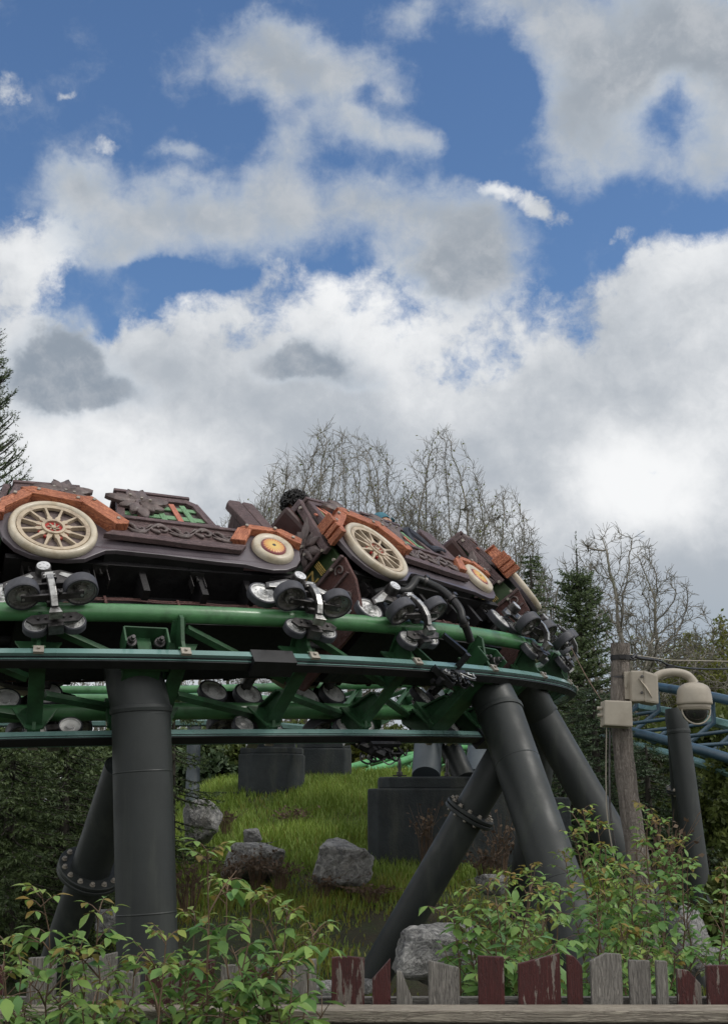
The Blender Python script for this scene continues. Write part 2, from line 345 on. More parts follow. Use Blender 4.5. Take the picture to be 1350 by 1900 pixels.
def tag(o, label=None, cat=None, group=None, kind=None):
    if cat and not kind: kind = 'thing'
    for k, v in (('label', label), ('category', cat), ('group', group), ('kind', kind)):
        if v: o[k] = v
    return o
def thing(name, loc, label, cat, group=None):
    o = bpy.data.objects.new(name, None); COL.objects.link(o); o.location = loc; o.empty_display_size = .2
    return tag(o, label, cat, group)
def wobj(name, mb, mtl, root, parent=None, bevel=0.):
    mb.shift(-root.location); return obj(name, mb, mtl, parent or root, bevel)
def npmesh(name, V, Fc, mtl, parent=None, tint=None, uv=None, smooth=False, k=None):
    me = bpy.data.meshes.new(name); k = Fc.shape[1]
    me.vertices.add(len(V)); me.vertices.foreach_set('co', V.astype(np.float32).ravel())
    me.loops.add(Fc.size); me.loops.foreach_set('vertex_index', Fc.astype(np.int32).ravel())
    me.polygons.add(len(Fc)); me.polygons.foreach_set('loop_start', (np.arange(len(Fc))*k).astype(np.int32)); me.polygons.foreach_set('loop_total', np.full(len(Fc), k, dtype=np.int32))
    if smooth: me.polygons.foreach_set('use_smooth', np.ones(len(Fc), dtype=bool))
    if tint is not None:
        a = me.color_attributes.new('tint', 'FLOAT_COLOR', 'POINT'); c = np.ones((len(V), 4), dtype=np.float32); c[:, :3] = tint; a.data.foreach_set('color', c.ravel())
    me.update(calc_edges=True); me.validate()
    return link(name, me, parent, mtl)
def fr_from(T, up=(0, 0, 1)):
    T = Vector(T).normalized(); y = Vector(up).cross(T).normalized(); z = T.cross(y); return Matrix((T, y, z)).transposed()

# ------------------------------------------------------------------ ground
def gh(x, y):
    t = (y-11.0)*.222
    h = 0 if y < 10.5 else (max(0, t) if y < 19.5 else 1.89+.22*math.sin(min(1, (y-19.5)/3)*math.pi/2))
    h = max(h, 0)
    if y > 26: h = 2.1-min(.9, (y-26)*.03)
    ex = lambda v: 1/(1+math.exp(max(-40, min(40, v)))); lat = ex((x-(.085*y+1.6))*1.6); lat2 = ex((-x-(.15*y+.6))*1.5)
    far = min(1, max(0, (y-24)/10)); k = lat*lat2*(1-far)+.75*far
    return h*k+.06*noise.noise(Vector((x*.5, y*.5, 0)))*min(1, max(0, (y-6)/3))
def sgrid(lo, hi, n, c, k):
    a = np.linspace(-1, 1, n); s_ = np.sinh(a*k)/math.sinh(k); return [c+(v*(hi-c) if v > 0 else -v*(lo-c)) for v in s_]
gx = sgrid(-500, 500, 150, 0, 5.2); gy = sgrid(-300, 900, 190, 13, 5.2)
V = np.array([(x, y, gh(x, y)) for y in gy for x in gx]); n_ = len(gx)
Fc = np.array([(j*n_+i, j*n_+i+1, (j+1)*n_+i+1, (j+1)*n_+i) for j in range(len(gy)-1) for i in range(n_-1)])
tag(npmesh('ground', V, Fc, 'turf', smooth=True), kind='structure')
# grass: blades over the bank
def grass():
    n = 150000
    y = 10.8+rng.random(n)**.8*11.5; x = -.20*y+rng.random(n)*(.46*y)
    h = np.array([gh(a, b_) for a, b_ in zip(x, y)])
    clump = np.array([noise.noise(Vector((a*1.1, b_*1.1, 5))) for a, b_ in zip(x, y)])
    fine = np.array([noise.noise(Vector((a*4, b_*4, 2))) for a, b_ in zip(x, y)])
    edge = np.clip((y-13.3)/2.5, 0, 1)
    keep = rng.random(n) < np.clip(.22+edge*.85+clump*.9+fine*.4, .06, 1); x, y, h, clump, fine, edge = [q_[keep] for q_ in (x, y, h, clump, fine, edge)]; n = len(x)
    L = (.07+.12*rng.random(n))*(1+.7*clump)*(.55+.5*edge); a = rng.random(n)*2*math.pi; lean = (.15+.55*rng.random(n))*L; wd = .004+.004*rng.random(n)
    d = np.stack([np.cos(a), np.sin(a)], 1); s_ = np.stack([-np.sin(a), np.cos(a)], 1)
    b0 = np.stack([x, y, h-.02], 1); V = np.zeros((n, 5, 3))
    V[:, 0] = b0; V[:, 0, :2] -= s_*wd[:, None]; V[:, 1] = b0; V[:, 1, :2] += s_*wd[:, None]
    V[:, 2] = b0+np.stack([d[:, 0]*lean*.35, d[:, 1]*lean*.35, L*.6], 1); V[:, 3] = V[:, 2]; V[:, 2, :2] += s_*wd[:, None]*.8; V[:, 3, :2] -= s_*wd[:, None]*.8
    V[:, 4] = b0+np.stack([d[:, 0]*lean, d[:, 1]*lean, L*.95], 1)
    i = np.arange(n)[:, None]*5
    Fq = np.concatenate([np.concatenate([i, i+1, i+2], 1), np.concatenate([i, i+2, i+3], 1), np.concatenate([i+3, i+2, i+4], 1)])
    tt = np.zeros((n, 5, 3)); tt[:, :, 0] = np.clip(.45+.5*clump+.35*rng.random(n)-.1+edge*.15, 0, 1)[:, None]
    dead = (rng.random(n) < np.where(edge < .6, .55, .08)+np.clip(-clump, 0, 1)*.3); tt[:, :, 1] = (dead*(.2+.35*rng.random(n)))[:, None]
    tag(npmesh('grass', V.reshape(-1, 3), Fq, 'grass_blade', tint=tt.reshape(-1, 3)), 'long green grass with dead blades growing over the bank', 'grass', kind='stuff')
grass()

# ------------------------------------------------------------------ track
TCX, TCY, TR, GA = -3.58, 14.64, 5.6, .95
def beta(th): return R(float(np.interp(th, [12, 50, 110, 160], [43, 41, 36, 12])))
def tz(th): return 2.914+.0027*(th-11) if th < 90 else 3.127+.2*min(1, (th-90)/60)
S180 = math.pi*TR/180
def tframe(th):
    """centre point, tangent, inward-left axis (y) and normal (z) of the green track at angle th (degrees)"""
    tt = max(0, min(180, th)); t_ = R(tt); b = beta(th)
    O = Vector((TCX+TR*math.sin(t_), TCY-TR*math.cos(t_), tz(th))); out = Vector((math.sin(t_), -math.cos(t_), 0)); T = Vector((math.cos(t_), math.sin(t_), 0))
    if th < 0: O += T*(th*S180)
    if th > 180: O += T*((th-180)*S180)
    A = out*math.cos(b)+Vector((0, 0, 1))*math.sin(b); Nn = -out*math.sin(b)+Vector((0, 0, 1))*math.cos(b)
    return O-A*GA/2, T, -A, Nn
def loc(f, x, y, z): return f[0]+f[1]*x+f[2]*y+f[3]*z
def fmat(f):
    m_ = Matrix((f[1], f[2], f[3])).transposed().to_4x4(); m_.translation = f[0]; return m_
def sweep(mb, frames, poly, smooth=False):
    n = len(poly); 
    for k in range(n):           # one strip per side keeps edges crisp
        a, b_ = poly[k], poly[(k+1) % n]; vs = []; uv = []
        for i, f in enumerate(frames): vs += [loc(f, 0, *a), loc(f, 0, *b_)]; uv += [(i*.2, 0), (i*.2, .05)]
        mb.add(vs, [(2*i, 2*i+2, 2*i+3, 2*i+1) for i in range(len(frames)-1)], uv, True)
    for f in (frames[0], frames[-1]): mb.add([loc(f, 0, *p) for p in poly], [tuple(range(n))])
    return mb
def rect(y, z, w, h): return [(y-w/2, z-h/2), (y+w/2, z-h/2), (y+w/2, z+h/2), (y-w/2, z+h/2)]

def build_track(name, frames, tie_frames, label, cat, paint, dark, group=None, rr=.065, detail=True, cond=True):
    root = thing(name, frames[len(frames)//2][0], label, cat, group)
    for sd_ in (-1, 1):
        wobj('rail', MB().tube([loc(f, 0, sd_*GA/2, 0) for f in frames], rr, 18 if detail else 10), paint, root)
    if cond:
        for sd_ in (-1, 1):
            y0 = sd_*(GA/2-.10)
            r_ = wobj('conductor_rail', sweep(MB(), frames, [(y0+sd_*a, z) for a, z in ((-.05, -.345), (.035, -.325), (.058, -.335), (.064, -.388), (-.05, -.388))]), 'teal_cover', root)
            mb = MB(); sweep(mb, frames, rect(y0-sd_*.004, -.394, .085, .009)); sweep(mb, frames, rect(y0-sd_*.012, -.414, .07, .010)); sweep(mb, frames, rect(y0-sd_*.03, -.402, .03, .03))
            wobj('contact_strip', mb, 'black_plastic', root, r_); wobj('copper_strip', sweep(MB(), frames, rect(y0-sd_*.010, -.404, .082, .006)), 'teal_cover', root, r_)
    tl = []
    for f in tie_frames:
        mb = MB(); P_ = lambda y, z, x=0: loc(f, x, y, z)
        if detail:
            # web plate between the rails, its two hangers and flange strips
            for s_ in (-1, 1):
                poly = [(s_*.47, -.04), (s_*.40, -.05), (s_*.30, -.14), (s_*.05, -.20), (s_*.05, -.28), (s_*.27, -.30), (s_*.31, -.34), (s_*.43, -.34), (s_*.44, -.25), (s_*.53, -.10), (s_*.51, -.03)]
                m2 = MB().prism(poly, -.014, .014, 'x'); mb.join(m2, fmat(f))
            m2 = MB()
            m2.beam((0, -.47, -.06), (0, -.05, -.21), .10, .016, (0, 0, 1)); m2.beam((0, .47, -.06), (0, .05, -.21), .10, .016)
            m2.beam((0, -.32, -.315), (0, .32, -.29), .11, .018); m2.box((0, -.375, -.325), (.09, .14, .02)); m2.box((0, .375, -.325), (.09, .14, .02))
            m2.prism([(-.16, -.13), (.16, -.13), (.06, -.33), (-.06, -.33)], .30, .318); m2.prism([(-.16, -.13), (.16, -.13), (.06, -.33), (-.06, -.33)], -.318, -.30)
            mb.join(m2, fmat(f)); t_ = wobj('cross_tie', mb, dark, root, bevel=.003)
            for s_ in (-1, 1):
                c_ = MB().box((0, s_*.395, -.338), (.07, .115, .02)).box((0, s_*.445, -.365), (.07, .022, .06)).join(MB().cyl((0, s_*.46, -.36), (0, 1, 0), .012, .02, 8))
                wobj('rail_clamp', MB().join(c_, fmat(f)), 'tan_metal', root, t_, .004)
        else:
            mb.tube([P_(-.47, 0), P_(-.3, -.3), P_(.3, -.3), P_(.47, 0)], .04, 6); t_ = wobj('cross_tie', mb, dark, root)
        tl.append(t_)
    for i in range(len(tie_frames)-1):
        a, b_ = tie_frames[i], tie_frames[i+1]; mb = MB()
        if detail:
            mb.beam(loc(a, .06, -.42, -.09), loc(b_, -.06, -.10, -.26), .05, .05, a[3]); mb.beam(loc(a, .06, .05, -.27), loc(b_, -.06, .42, -.09), .05, .05, a[3])
            wobj('diagonal_brace', mb, dark, root, bevel=.004)
        else:
            mb.tube([loc(a, 0, -.4, -.05), loc(b_, 0, .25, -.28)], .028, 5); wobj('diagonal_brace', mb, paint, root)
    return root
mat('tan_metal', (.30, .27, .23), .45, .3, var=.15, scale=10)
ths = np.arange(-40, 262, 2.0)
frames = [tframe(t_) for t_ in ths]
ties = [tframe(t_) for t_ in np.arange(14.0-9.8*5, 255, 9.8)]
green = build_track('green_coaster_track', frames, ties, 'thick green tubular coaster track banked under the ride cars, with teal conductor rails', 'coaster track', 'green_paint', 'green_dark')
# dark expansion covers lapped over the conductor rails
for th0, th1, s_ in ((28.6, 31.9, -1), (62, 66, 1), (120, 123, -1)):
    fs = [tframe(t_) for t_ in np.linspace(th0, th1, 5)]
    wobj('joint_cover', sweep(MB(), fs, rect(s_*.375, -.385, .14, .125)), 'black_plastic', green)
# saddle boxes where the columns carry the track
for th0 in (21.2, 54.0):
    f = tframe(th0); mb = MB(); k_ = MB()
    k_.box((0, -.40, -.155), (.30, .16, .012)).box((-.15, -.40, -.23), (.014, .16, .15)).box((.15, -.40, -.23), (.014, .16, .15)).box((0, -.36, -.22), (.10, .05, .16)).box((0, -.30, -.30), (.34, .05, .16))
    k_.box((0, .30, -.20), (.30, .05, .26)); k_.box((0, 0, -.30), (.26, .7, .08))
    mb.join(k_, fmat(f)); sb = wobj('saddle_box', mb, 'green_dark', green, bevel=.004)
    for x in (-.10, .10):
        wobj('bolt', MB().join(MB().cyl((x, -.41, -.24), (0, 1, .5), .040, .05, 14).cyl((x, -.45, -.255), (0, 1, .5), .026, .04, 6).cyl((x, -.48, -.27), (0, 1, .5), .015, .04, 8), fmat(f)), 'dark_steel', green, sb)

# ------------------------------------------------------------------ ride cars (local x forward, y inward, z off the track)
PH = [(-.25, .31), (-.28, .30)]
def frames_car(tm, hw=8.7):
    a, b_ = tframe(tm-hw), tframe(tm+hw); o = (a[0]+b_[0])/2; T = (b_[0]-a[0]).normalized(); Y = tframe(tm)[2]; Y = (Y-T*Y.dot(T)).normalized(); return o, T, Y, T.cross(Y)
mat('dark_rim', (.30, .29, .28), .34, .75, var=.3, scale=14, tint=(.03, .03, .03), tscale=9, tamt=.6); mat('pale_rim', (.68, .68, .67), .4, .2, var=.12, scale=14, tint=(.12, .11, .10), tscale=12, tamt=.7)
def carrier(root, x, ang):
    """wheel carrier at local x: bracket frame with road, guide and upstop wheels on both rails"""
    mtx = Matrix.Translation((x, 0, 0)) @ Matrix.Rotation(R(ang), 4, 'Z')
    fr = MB()
    fr.tube([(0, -.50, .27), (0, .50, .27)], .045, 14); fr.box((0, 0, .27), (.2, .5, .1))
    for s_ in (-1, 1):
        q_ = MB()
        q_.prism([(-.31, .16), (-.30, .22), (-.10, .31), (.10, .31), (.22, .24), (.24, .18), (.14, .20), (.06, .16), (-.06, .16), (-.14, .20)], -.595, -.57)
        q_.box((0, -.64, .155), (.10, .11, .022)); q_.box((0, -.70, .13), (.095, .016, .07)); q_.box((0, -.585, .15), (.12, .03, .16))
        q_.beam((-.20, -.665, .062), (.20, -.665, .062), .05, .016); q_.beam((-.21, -.665, -.055), (.21, -.665, -.055), .05, .016)
        q_.box((0, -.60, .02), (.075, .04, .16)); q_.beam((-.2, -.6, .05), (.2, -.6, .05), .03, .04)
        pp_ = [(0, -.70, .12), (0, -.715, .05), (0, -.718, -.03), (0, -.70, -.10), (0, -.66, -.15), (0, -.60, -.18)]
        for k in range(5): q_.beam(pp_[k], pp_[k+1], .05, .03, (0, -1, 0))
        q_.prism([(-.19, -.17), (-.15, -.125), (.15, -.125), (.19, -.17), (.15, -.215), (-.15, -.215)], -.575, -.558); q_.box((0, -.53, -.22), (.10, .08, .05)); q_.box((0, -.52, -.16), (.08, .10, .05))
        for bx in (-.035, .035):
            for bz in (.115, .148): q_.cyl((bx, -.71, bz), (0, 1, 0), .008, .012, 6)
        for bx in (-.11, -.06, .06, .11): q_.cyl((bx, -.58, -.17), (0, 1, 0), .011, .02, 6)
        q_.tube([(.05, -.62, .05), (.055, -.66, -.02), (.052, -.70, -.06)], .006, 6); q_.cyl((.05, -.70, -.06), (0, 1, 0), .014, .03, 6)
        fr.join(q_ if s_ == -1 else q_.mirrored())
    body = obj('wheel_carrier', MB().join(fr, mtx), 'dark_steel', root, .003)
    for s_ in (-1, 1):
        mr = (lambda q_: q_) if s_ == -1 else (lambda q_: q_.mirrored())
        plate = MB().box((0, -.7095, .13), (.080, .004, .058)).prism([(-.29, .17), (-.28, .205), (-.11, .285), (-.09, .25), (-.2, .18)], -.60, -.594).prism([(.23, .19), (.22, .225), (.1, .285), (.08, .26), (.16, .2)], -.60, -.594).cyl((0, -.6, .17), (0, 1, 0), .03, .03, 8)
        pp_ = [(0, -.718, .12), (0, -.735, .05), (0, -.738, -.03), (0, -.718, -.11), (0, -.675, -.165)]
        for k in range(4): plate.beam(pp_[k], pp_[k+1], .042, .008, (0, -1, 0))
        plate.prism([(-.045, -.215), (-.03, -.165), (.03, -.165), (.045, -.215)], -.665, -.60).box((0, -.60, .165), (.10, .10, .01))
        obj('mount_plate', MB().join(mr(plate), mtx), 'steel', body, .002)
        cap = MB().lathe([(0, 0), (.048, 0), (.052, .006), (.056, .06), (.056, .10)], (-.02, -.665, .285), (0, 1, 0), 24)
        obj('pivot_cap', MB().join(mr(cap), mtx), 'dark_steel', body)
        cf = MB().lathe([(0, -.003), (.046, -.003), (.046, 0)], (-.02, -.665, .285), (0, 1, 0), 24)
        for k in range(5): a_ = k*1.2566; cf.cyl((-.02+.028*math.cos(a_), -.669, .285+.028*math.sin(a_)), (0, 1, 0), .008, .006, 8)
        obj('cap_face', MB().join(mr(cf), mtx), 'bright_steel', body)
        def wheel(nm, c_, ax, r, w_, rimmat, facedir):
            ty = MB().lathe([(r*.87, -w_*.5), (r*.96, -w_*.5), (r, -w_*.40), (r, w_*.40), (r*.96, w_*.5), (r*.87, w_*.5)], c_, ax, 32)
            t_ = obj(nm, MB().join(mr(ty), mtx), 'rubber', body)
            rm = MB().lathe([(r*.88, -w_*.46), (r*.82, -w_*.46), (r*.76, -w_*.24), (r*.40, -w_*.12), (r*.36, -w_*.42), (r*.22, -w_*.46), (r*.20, -w_*.62), (r*.10, -w_*.64), (r*.09, -w_*.84), (0, -w_*.84)], c_, ax, 28)
            rm.lathe([(r*.88, w_*.46), (r*.82, w_*.46), (r*.76, w_*.28), (r*.36, w_*.16), (r*.34, w_*.5), (0, w_*.5)], c_, ax, 28)
            A_ = Vector(ax).normalized(); u_ = A_.orthogonal().normalized(); v_ = A_.cross(u_)
            for k in range(8):
                a_ = k*math.pi/4; d_ = u_*math.cos(a_)+v_*math.sin(a_); rm.cyl(Vector(c_)+d_*r*.54-A_*w_*.24, ax, r*.055, w_*.12, 6)
            obj('wheel_rim', MB().join(mr(rm), mtx), rimmat, t_)
        wheel('guide_wheel', (-.195, -.665, .005), (0, 0, 1), .118, .085, 'dark_rim', -1); wheel('guide_wheel', (.195, -.665, .005), (0, 0, 1), .118, .085, 'dark_rim', -1)
        wheel('road_wheel', (-.30, -.50, .18), (0, 1, 0), .118, .06, 'pale_rim', -1); wheel('road_wheel', (.0, -.49, .185), (0, 1, 0), .118, .06, 'pale_rim', -1)
        wheel('upstop_wheel', (-.125, -.50, -.16), (0, 1, 0), .088, .055, 'pale_rim', -1); wheel('upstop_wheel', (.125, -.50, -.16), (0, 1, 0), .088, .055, 'pale_rim', -1)
    return body
def flower(mb, c_, n, rad, nrm, up, wid=.34, seed=0):
    """carved blossom of cupped petals lying on a surface"""
    rr = random.Random(seed); nrm = Vector(nrm).normalized(); u = Vector(up).normalized(); w = nrm.cross(u); c_ = Vector(c_)
    for k in range(n):
        a = 2*math.pi*k/n+rr.uniform(-.12, .12); L = rad*rr.uniform(.85, 1.1); d = u*math.cos(a)+w*math.sin(a); e = nrm.cross(d); lift = .012+.012*(k % 2)
        vs = []; 
        prof = [(0.05, .14), (.3, .5), (.55, .95), (.72, .80), (.80, .62), (.9, .5), (1.04, .0)]; L *= (1.18 if k % 3 == 0 else .95)
        for (t_, ww) in prof:
            ww *= L*wid*.5; p = c_+d*L*t_+nrm*(lift+.015*math.sin(t_*3))
            vs += [p-e*ww-nrm*.006, p-e*ww*.45+nrm*.012, p+nrm*.002, p+e*ww*.45+nrm*.012, p+e*ww-nrm*.006]
        o = len(prof)
        fs = [(5*i+j, 5*i+j+1, 5*i+5+j+1, 5*i+5+j) for i in range(o-1) for j in range(4)]
        mb.add(vs, fs, None, True)
        mb.add([v-nrm*.03 for v in vs], [tuple(reversed(f)) for f in fs], None, True)
        rim_ = [5*i for i in range(o)]+[5*i+4 for i in reversed(range(o))]
        vv_ = [vs[i] for i in rim_]; m_ = len(vv_); mb.add(vv_+[v-nrm*.03 for v in vv_], [(i, (i+1) % m_, (i+1) % m_+m_, i+m_) for i in range(m_)])
    mb.cyl(c_+nrm*.02, nrm, rad*.13, .04, 12)
    return mb
def spiral(mb, cx, cz, r0, turns, d0, dirn, y, rad=.011, tail=None):
    pts = []
    for i in range(22):
        t_ = i/21; a = d0+dirn*turns*2*math.pi*t_; r = r0*(1-t_)**.8+.008; pts.append((cx+r*math.cos(a), y, cz+r*math.sin(a)))
    if tail: pts = [tail[0], tail[1]]+pts
    mb.tube(pts, [rad*(.55+.6*math.sin(math.pi*min(1, i/len(pts)+.12))) for i in range(len(pts))], 7)
def build_car():
    root = thing('ride_car', (0, 0, 0), 'x', 'roller coaster car', 'carved ride cars coupled in one train')
    # chassis and floor
    ch = MB(); ch.box((-.05, 0, .17), (2.15, .60, .05)); ch.box((-.05, -.33, .26), (2.2, .06, .10)).box((-.05, .33, .26), (2.2, .06, .10)); ch.box((-.05, 0, .52), (2.3, 1.10, .05)); ch.box((0, -.22, .37), (2.1, .05, .28)).box((0, .22, .37), (2.1, .05, .28))
    for x in (-1.0, -.62, -.2, .25, .62, .98): ch.box((x, 0, .40), (.05, .95, .22)); ch.box((x, 0, .21), (.06, .7, .05))
    ch.cyl((1.22, 0, .24), (1, 0, 0), .035, .34, 12); ch.cyl((-1.22, 0, .24), (1, 0, 0), .035, .24, 12)
    obj('chassis', ch, 'black_steel', root, .004)
    pi_ = MB()
    for y, z, r in ((-.37, .225, .011), (-.385, .265, .008), (-.37, .30, .008), (.37, .225, .011)): pi_.tube([(-1.1+.02*i, y, z+.006*math.sin(i*1.3)) for i in range(0, 108, 4)], r, 6)
    for x in (-.5, .05, .6): pi_.box((x, -.38, .25), (.02, .03, .09))
    obj('brake_pipe', pi_, 'panel_brown', root)
    for s_ in (-1, 1):
        for x in (-1.03, -.52, .22, .86):
            bk = MB(); bk.box((x-.05, s_*.45, .43), (.006, .08, .14)).box((x+.05, s_*.45, .43), (.006, .08, .14)).box((x, s_*.48, .495), (.11, .08, .008)); bk.cyl((x, s_*.48, .462), (0, 0, 1), .009, .06, 8).cyl((x, s_*.48, .44), (0, 0, 1), .014, .014, 6)
            obj('body_bracket', bk, 'dark_steel', root)
    # side skirts
    sk = [(-1.25, .80), (-1.22, .62), (-1.15, .50), (-1.05, .43), (-.94, .40), (-.80, .39), (-.67, .41), (-.58, .47), (-.50, .52), (-.42, .535), (-.05, .53), (.35, .51), (.58, .51), (.68, .485), (.80, .47), (.92, .49), (1.02, .55), (1.08, .64), (1.10, .74), (1.06, .86), (.98, .93), (-1.2, .93)]
    for s_ in (-1, 1):
        mr = (lambda q_: q_) if s_ == -1 else (lambda q_: q_.mirrored())
        side = obj('side_skirt', mr(MB().prism(sk, -.635, -.595)), 'skirt_paint', root, .006)
        obj('skirt_lip', mr(MB().prism([(-.50, .522), (-.42, .537), (-.05, .532), (.35, .512), (.58, .512), (.58, .60), (-.5, .60)], -.60, -.50)), 'black_steel', side)
        pan = obj('side_panel', mr(MB().prism([(-.38, .70), (.58, .68), (.64, .78), (.60, .90), (-.34, .93)], -.655, -.63)), 'maroon_wood', root, .004)
        sc_ = MB()
        for k in range(5):
            d_ = 1 if k % 2 else -1; x0 = -.30+.175*k; zc = .80
            def W2(t_): return (x0+.175*t_, -.664, zc+d_*(.060*math.sin(math.pi*t_)))
            sc_.tube([W2(i/9) for i in range(10)], [.005+.014*math.sin(math.pi*i/9) for i in range(10)], 7)
            for (cx_, cz_, r_, dd) in ((x0+.105, zc+d_*.008, .040, -d_), (x0+.045, zc-d_*.012, .026, d_)):
                pts = [(cx_+(r_*(1-i/17)**.75+.006)*math.cos(2.6*d_*dd*-1+dd*i*.36), -.664-.004*math.sin(i*.2), cz_+(r_*(1-i/17)**.75+.006)*math.sin(2.6+dd*i*.36)) for i in range(18)]
                sc_.tube(pts, [.005+.010*math.sin(math.pi*min(1, i/17+.2)) for i in range(18)], 6)
            sc_.tube([(x0+.15, -.66, zc-d_*.01), (x0+.19, -.668, zc-d_*.045), (x0+.24, -.66, zc-d_*.055)], [.003, .012, .002], 6)
        obj('scroll_carving', mr(sc_), 'carve_brown', pan)
        tr_ = MB().prism([(-.50, .66), (-.05, .648), (.10, .635), (.57, .625), (.63, .70), (.585, .70), (.11, .695), (-.04, .705), (-.43, .715)], -.685, -.636).prism([(-.36, .905), (.62, .885), (.64, .915), (-.34, .94)], -.675, -.60)
        obj('trim_plank', mr(tr_), 'maroon_wood', root, .005)
        tr2 = MB().prism([(.16, .932), (.66, .92), (.70, .94), (.2, .955)], -.62, -.45); obj('trim_plank', mr(tr2), 'maroon_wood', root, .004)
        # big decorative wheel
        c_ = (-.86, -.66, .705); ax = (0, -1, 0); r = .325
        tyre = obj('big_wheel', mr(MB().lathe([(r*.81, .0), (r*.83, .024), (r*.87, .034), (r*.92, .037), (r*.965, .028), (r*.985, .008), (r*.98, -.02), (r*.94, -.03)], c_, ax, 56, sharp=False)), 'cream_paint', root)
        back = mr(MB().lathe([(0, -.012), (r*.8, -.012)], c_, ax, 48)); obj('wheel_disc', back, 'carve_brown', tyre)
        sp = MB().lathe([(r*.72, .0), (r*.72, .024), (r*.81, .026), (r*.82, .0)], c_, ax, 56)
        for k in range(12):
            a = k*math.pi/6+.12; d_ = Vector((math.cos(a), 0, math.sin(a))); e_ = Vector((-math.sin(a), 0, math.cos(a)))
            pr = [(.20, .075), (.30, .050), (.36, .060), (.42, .030), (.70, .022), (.72, .05)]
            vs = []
            for (t_, w_) in pr:
                for hh in (-.010, .022): vs += [Vector(c_)+d_*r*t_-e_*r*w_+Vector((0, -hh, 0)), Vector(c_)+d_*r*t_+e_*r*w_+Vector((0, -hh, 0))]
            fs = []
            for i in range(len(pr)-1):
                o = 4*i; fs += [(o+2, o+3, o+7, o+6), (o, o+2, o+6, o+4), (o+3, o+1, o+5, o+7)]
            sp.add(vs, fs)
        sp.lathe([(r*.20, -.01), (r*.20, .034), (r*.26, .034), (r*.27, -.01)], c_, ax, 32)
        obj('wheel_spokes', mr(sp), 'tan_paint', tyre)
        hb = MB().lathe([(0, .016), (r*.20, .016), (r*.20, 0)], c_, ax, 28); 
        for k in range(12):
            a = k*math.pi/6+.12+math.pi/12; 
            if k % 5 != 3: hb.box(Vector(c_)+Vector((math.cos(a), -.004, math.sin(a)))*1.0*r*.33-Vector((0, 0, 0)), (.025, .016, .02), ((0, 1, 0), -a))
        hub = obj('wheel_hub', mr(hb), 'red_paint', tyre)
        ar = MB()
        for k in range(7): a = k*.9; ar.tube([Vector(c_)+Vector((.02*math.cos(a), -.018, .02*math.sin(a))), Vector(c_)+Vector((.045*math.cos(a+.4), -.026, .045*math.sin(a+.4)))], .006, 6)
        ar.cyl(Vector(c_)+Vector((0, -.02, 0)), ax, .018, .02, 8); obj('hub_ornament', mr(ar), 'tan_paint', tyre)
        # small decorative wheel
        c2 = (.86, -.655, .72); r2 = .172
        t2 = obj('small_wheel', mr(MB().lathe([(0, .012), (r2*.55, .014), (r2*.58, .022), (r2*.75, .046), (r2*.93, .036), (r2, .01), (r2, -.02)], c2, ax, 44, sharp=False)), 'cream_paint', root)
        hc = MB().lathe([(r2*.60, .010), (r2*.58, .034), (r2*.45, .044), (r2*.2, .048), (0, .048)], c2, ax, 40, sharp=False, uvplanar=True); obj('hub_cap', mr(hc), 'sun_hub', t2)
        # wooden wheel arches
        pl = [[(-1.28, .82), (-1.26, .95), (-1.02, 1.14), (-.93, 1.12), (-1.0, 1.045), (-1.19, .89), (-1.20, .82)], [(-1.05, 1.145), (-.96, 1.165), (-.55, 1.065), (-.52, 1.01), (-.58, .985), (-.97, 1.075)], [(-.60, 1.07), (-.53, 1.075), (-.29, .80), (-.31, .765), (-.40, .75), (-.62, 1.0)]]
        gr = [(.77, .64), (-.97, .25), (-.7, .7)]
        for k, (p_, g_) in enumerate(zip(pl, gr)): obj('wheel_arch', mr(MB().prism(p_, -.712-.004*k, -.61+.003*k, grain=g_)), 'orange_wood', root, .006)
        pl = [[(.50, .735), (.60, .90), (.74, .93), (.70, .86), (.63, .735)], [(.62, .91), (.72, .955), (.98, .935), (1.0, .895), (.72, .895)], [(.97, .94), (1.13, .83), (1.10, .76), (1.02, .80), (.92, .90)]]
        gr = [(.5, .86), (1, 0), (-.8, .55)]
        for k, (p_, g_) in enumerate(zip(pl, gr)): obj('wheel_arch', mr(MB().prism(p_, -.705-.004*k, -.60+.003*k, grain=g_)), 'orange_wood', root, .006)
        bo_ = MB()
        for (bx_, bz_) in ((-1.23, .95), (-1.10, 1.06), (-.92, 1.12), (-.64, 1.04), (-.52, 1.03), (-.37, .82), (.68, .92), (.92, .925), (1.05, .83)): bo_.cyl((bx_, -.722, bz_), (0, 1, 0), .014, .012, 10)
        obj('arch_bolts', mr(bo_), 'tan_metal', root)
        obj('corner_boards', mr(MB().box((-1.285, -.655, .90), (.03, .155, .22), grain=1).box((-1.30, -.66, .80), (.05, .16, .05), grain=1).box((-1.305, -.665, .865), (.045, .15, .045), grain=1).box((-1.30, -.66, .925), (.05, .16, .045), grain=1)), 'orange_wood', root, .005)
    # housings: carved boxes with plaid insets
    def tilt(z0, y0, k): return lambda p: (p[0], p[1]+(1 if p[1] < 0 else -1)*(p[2]-z0)*k, p[2])
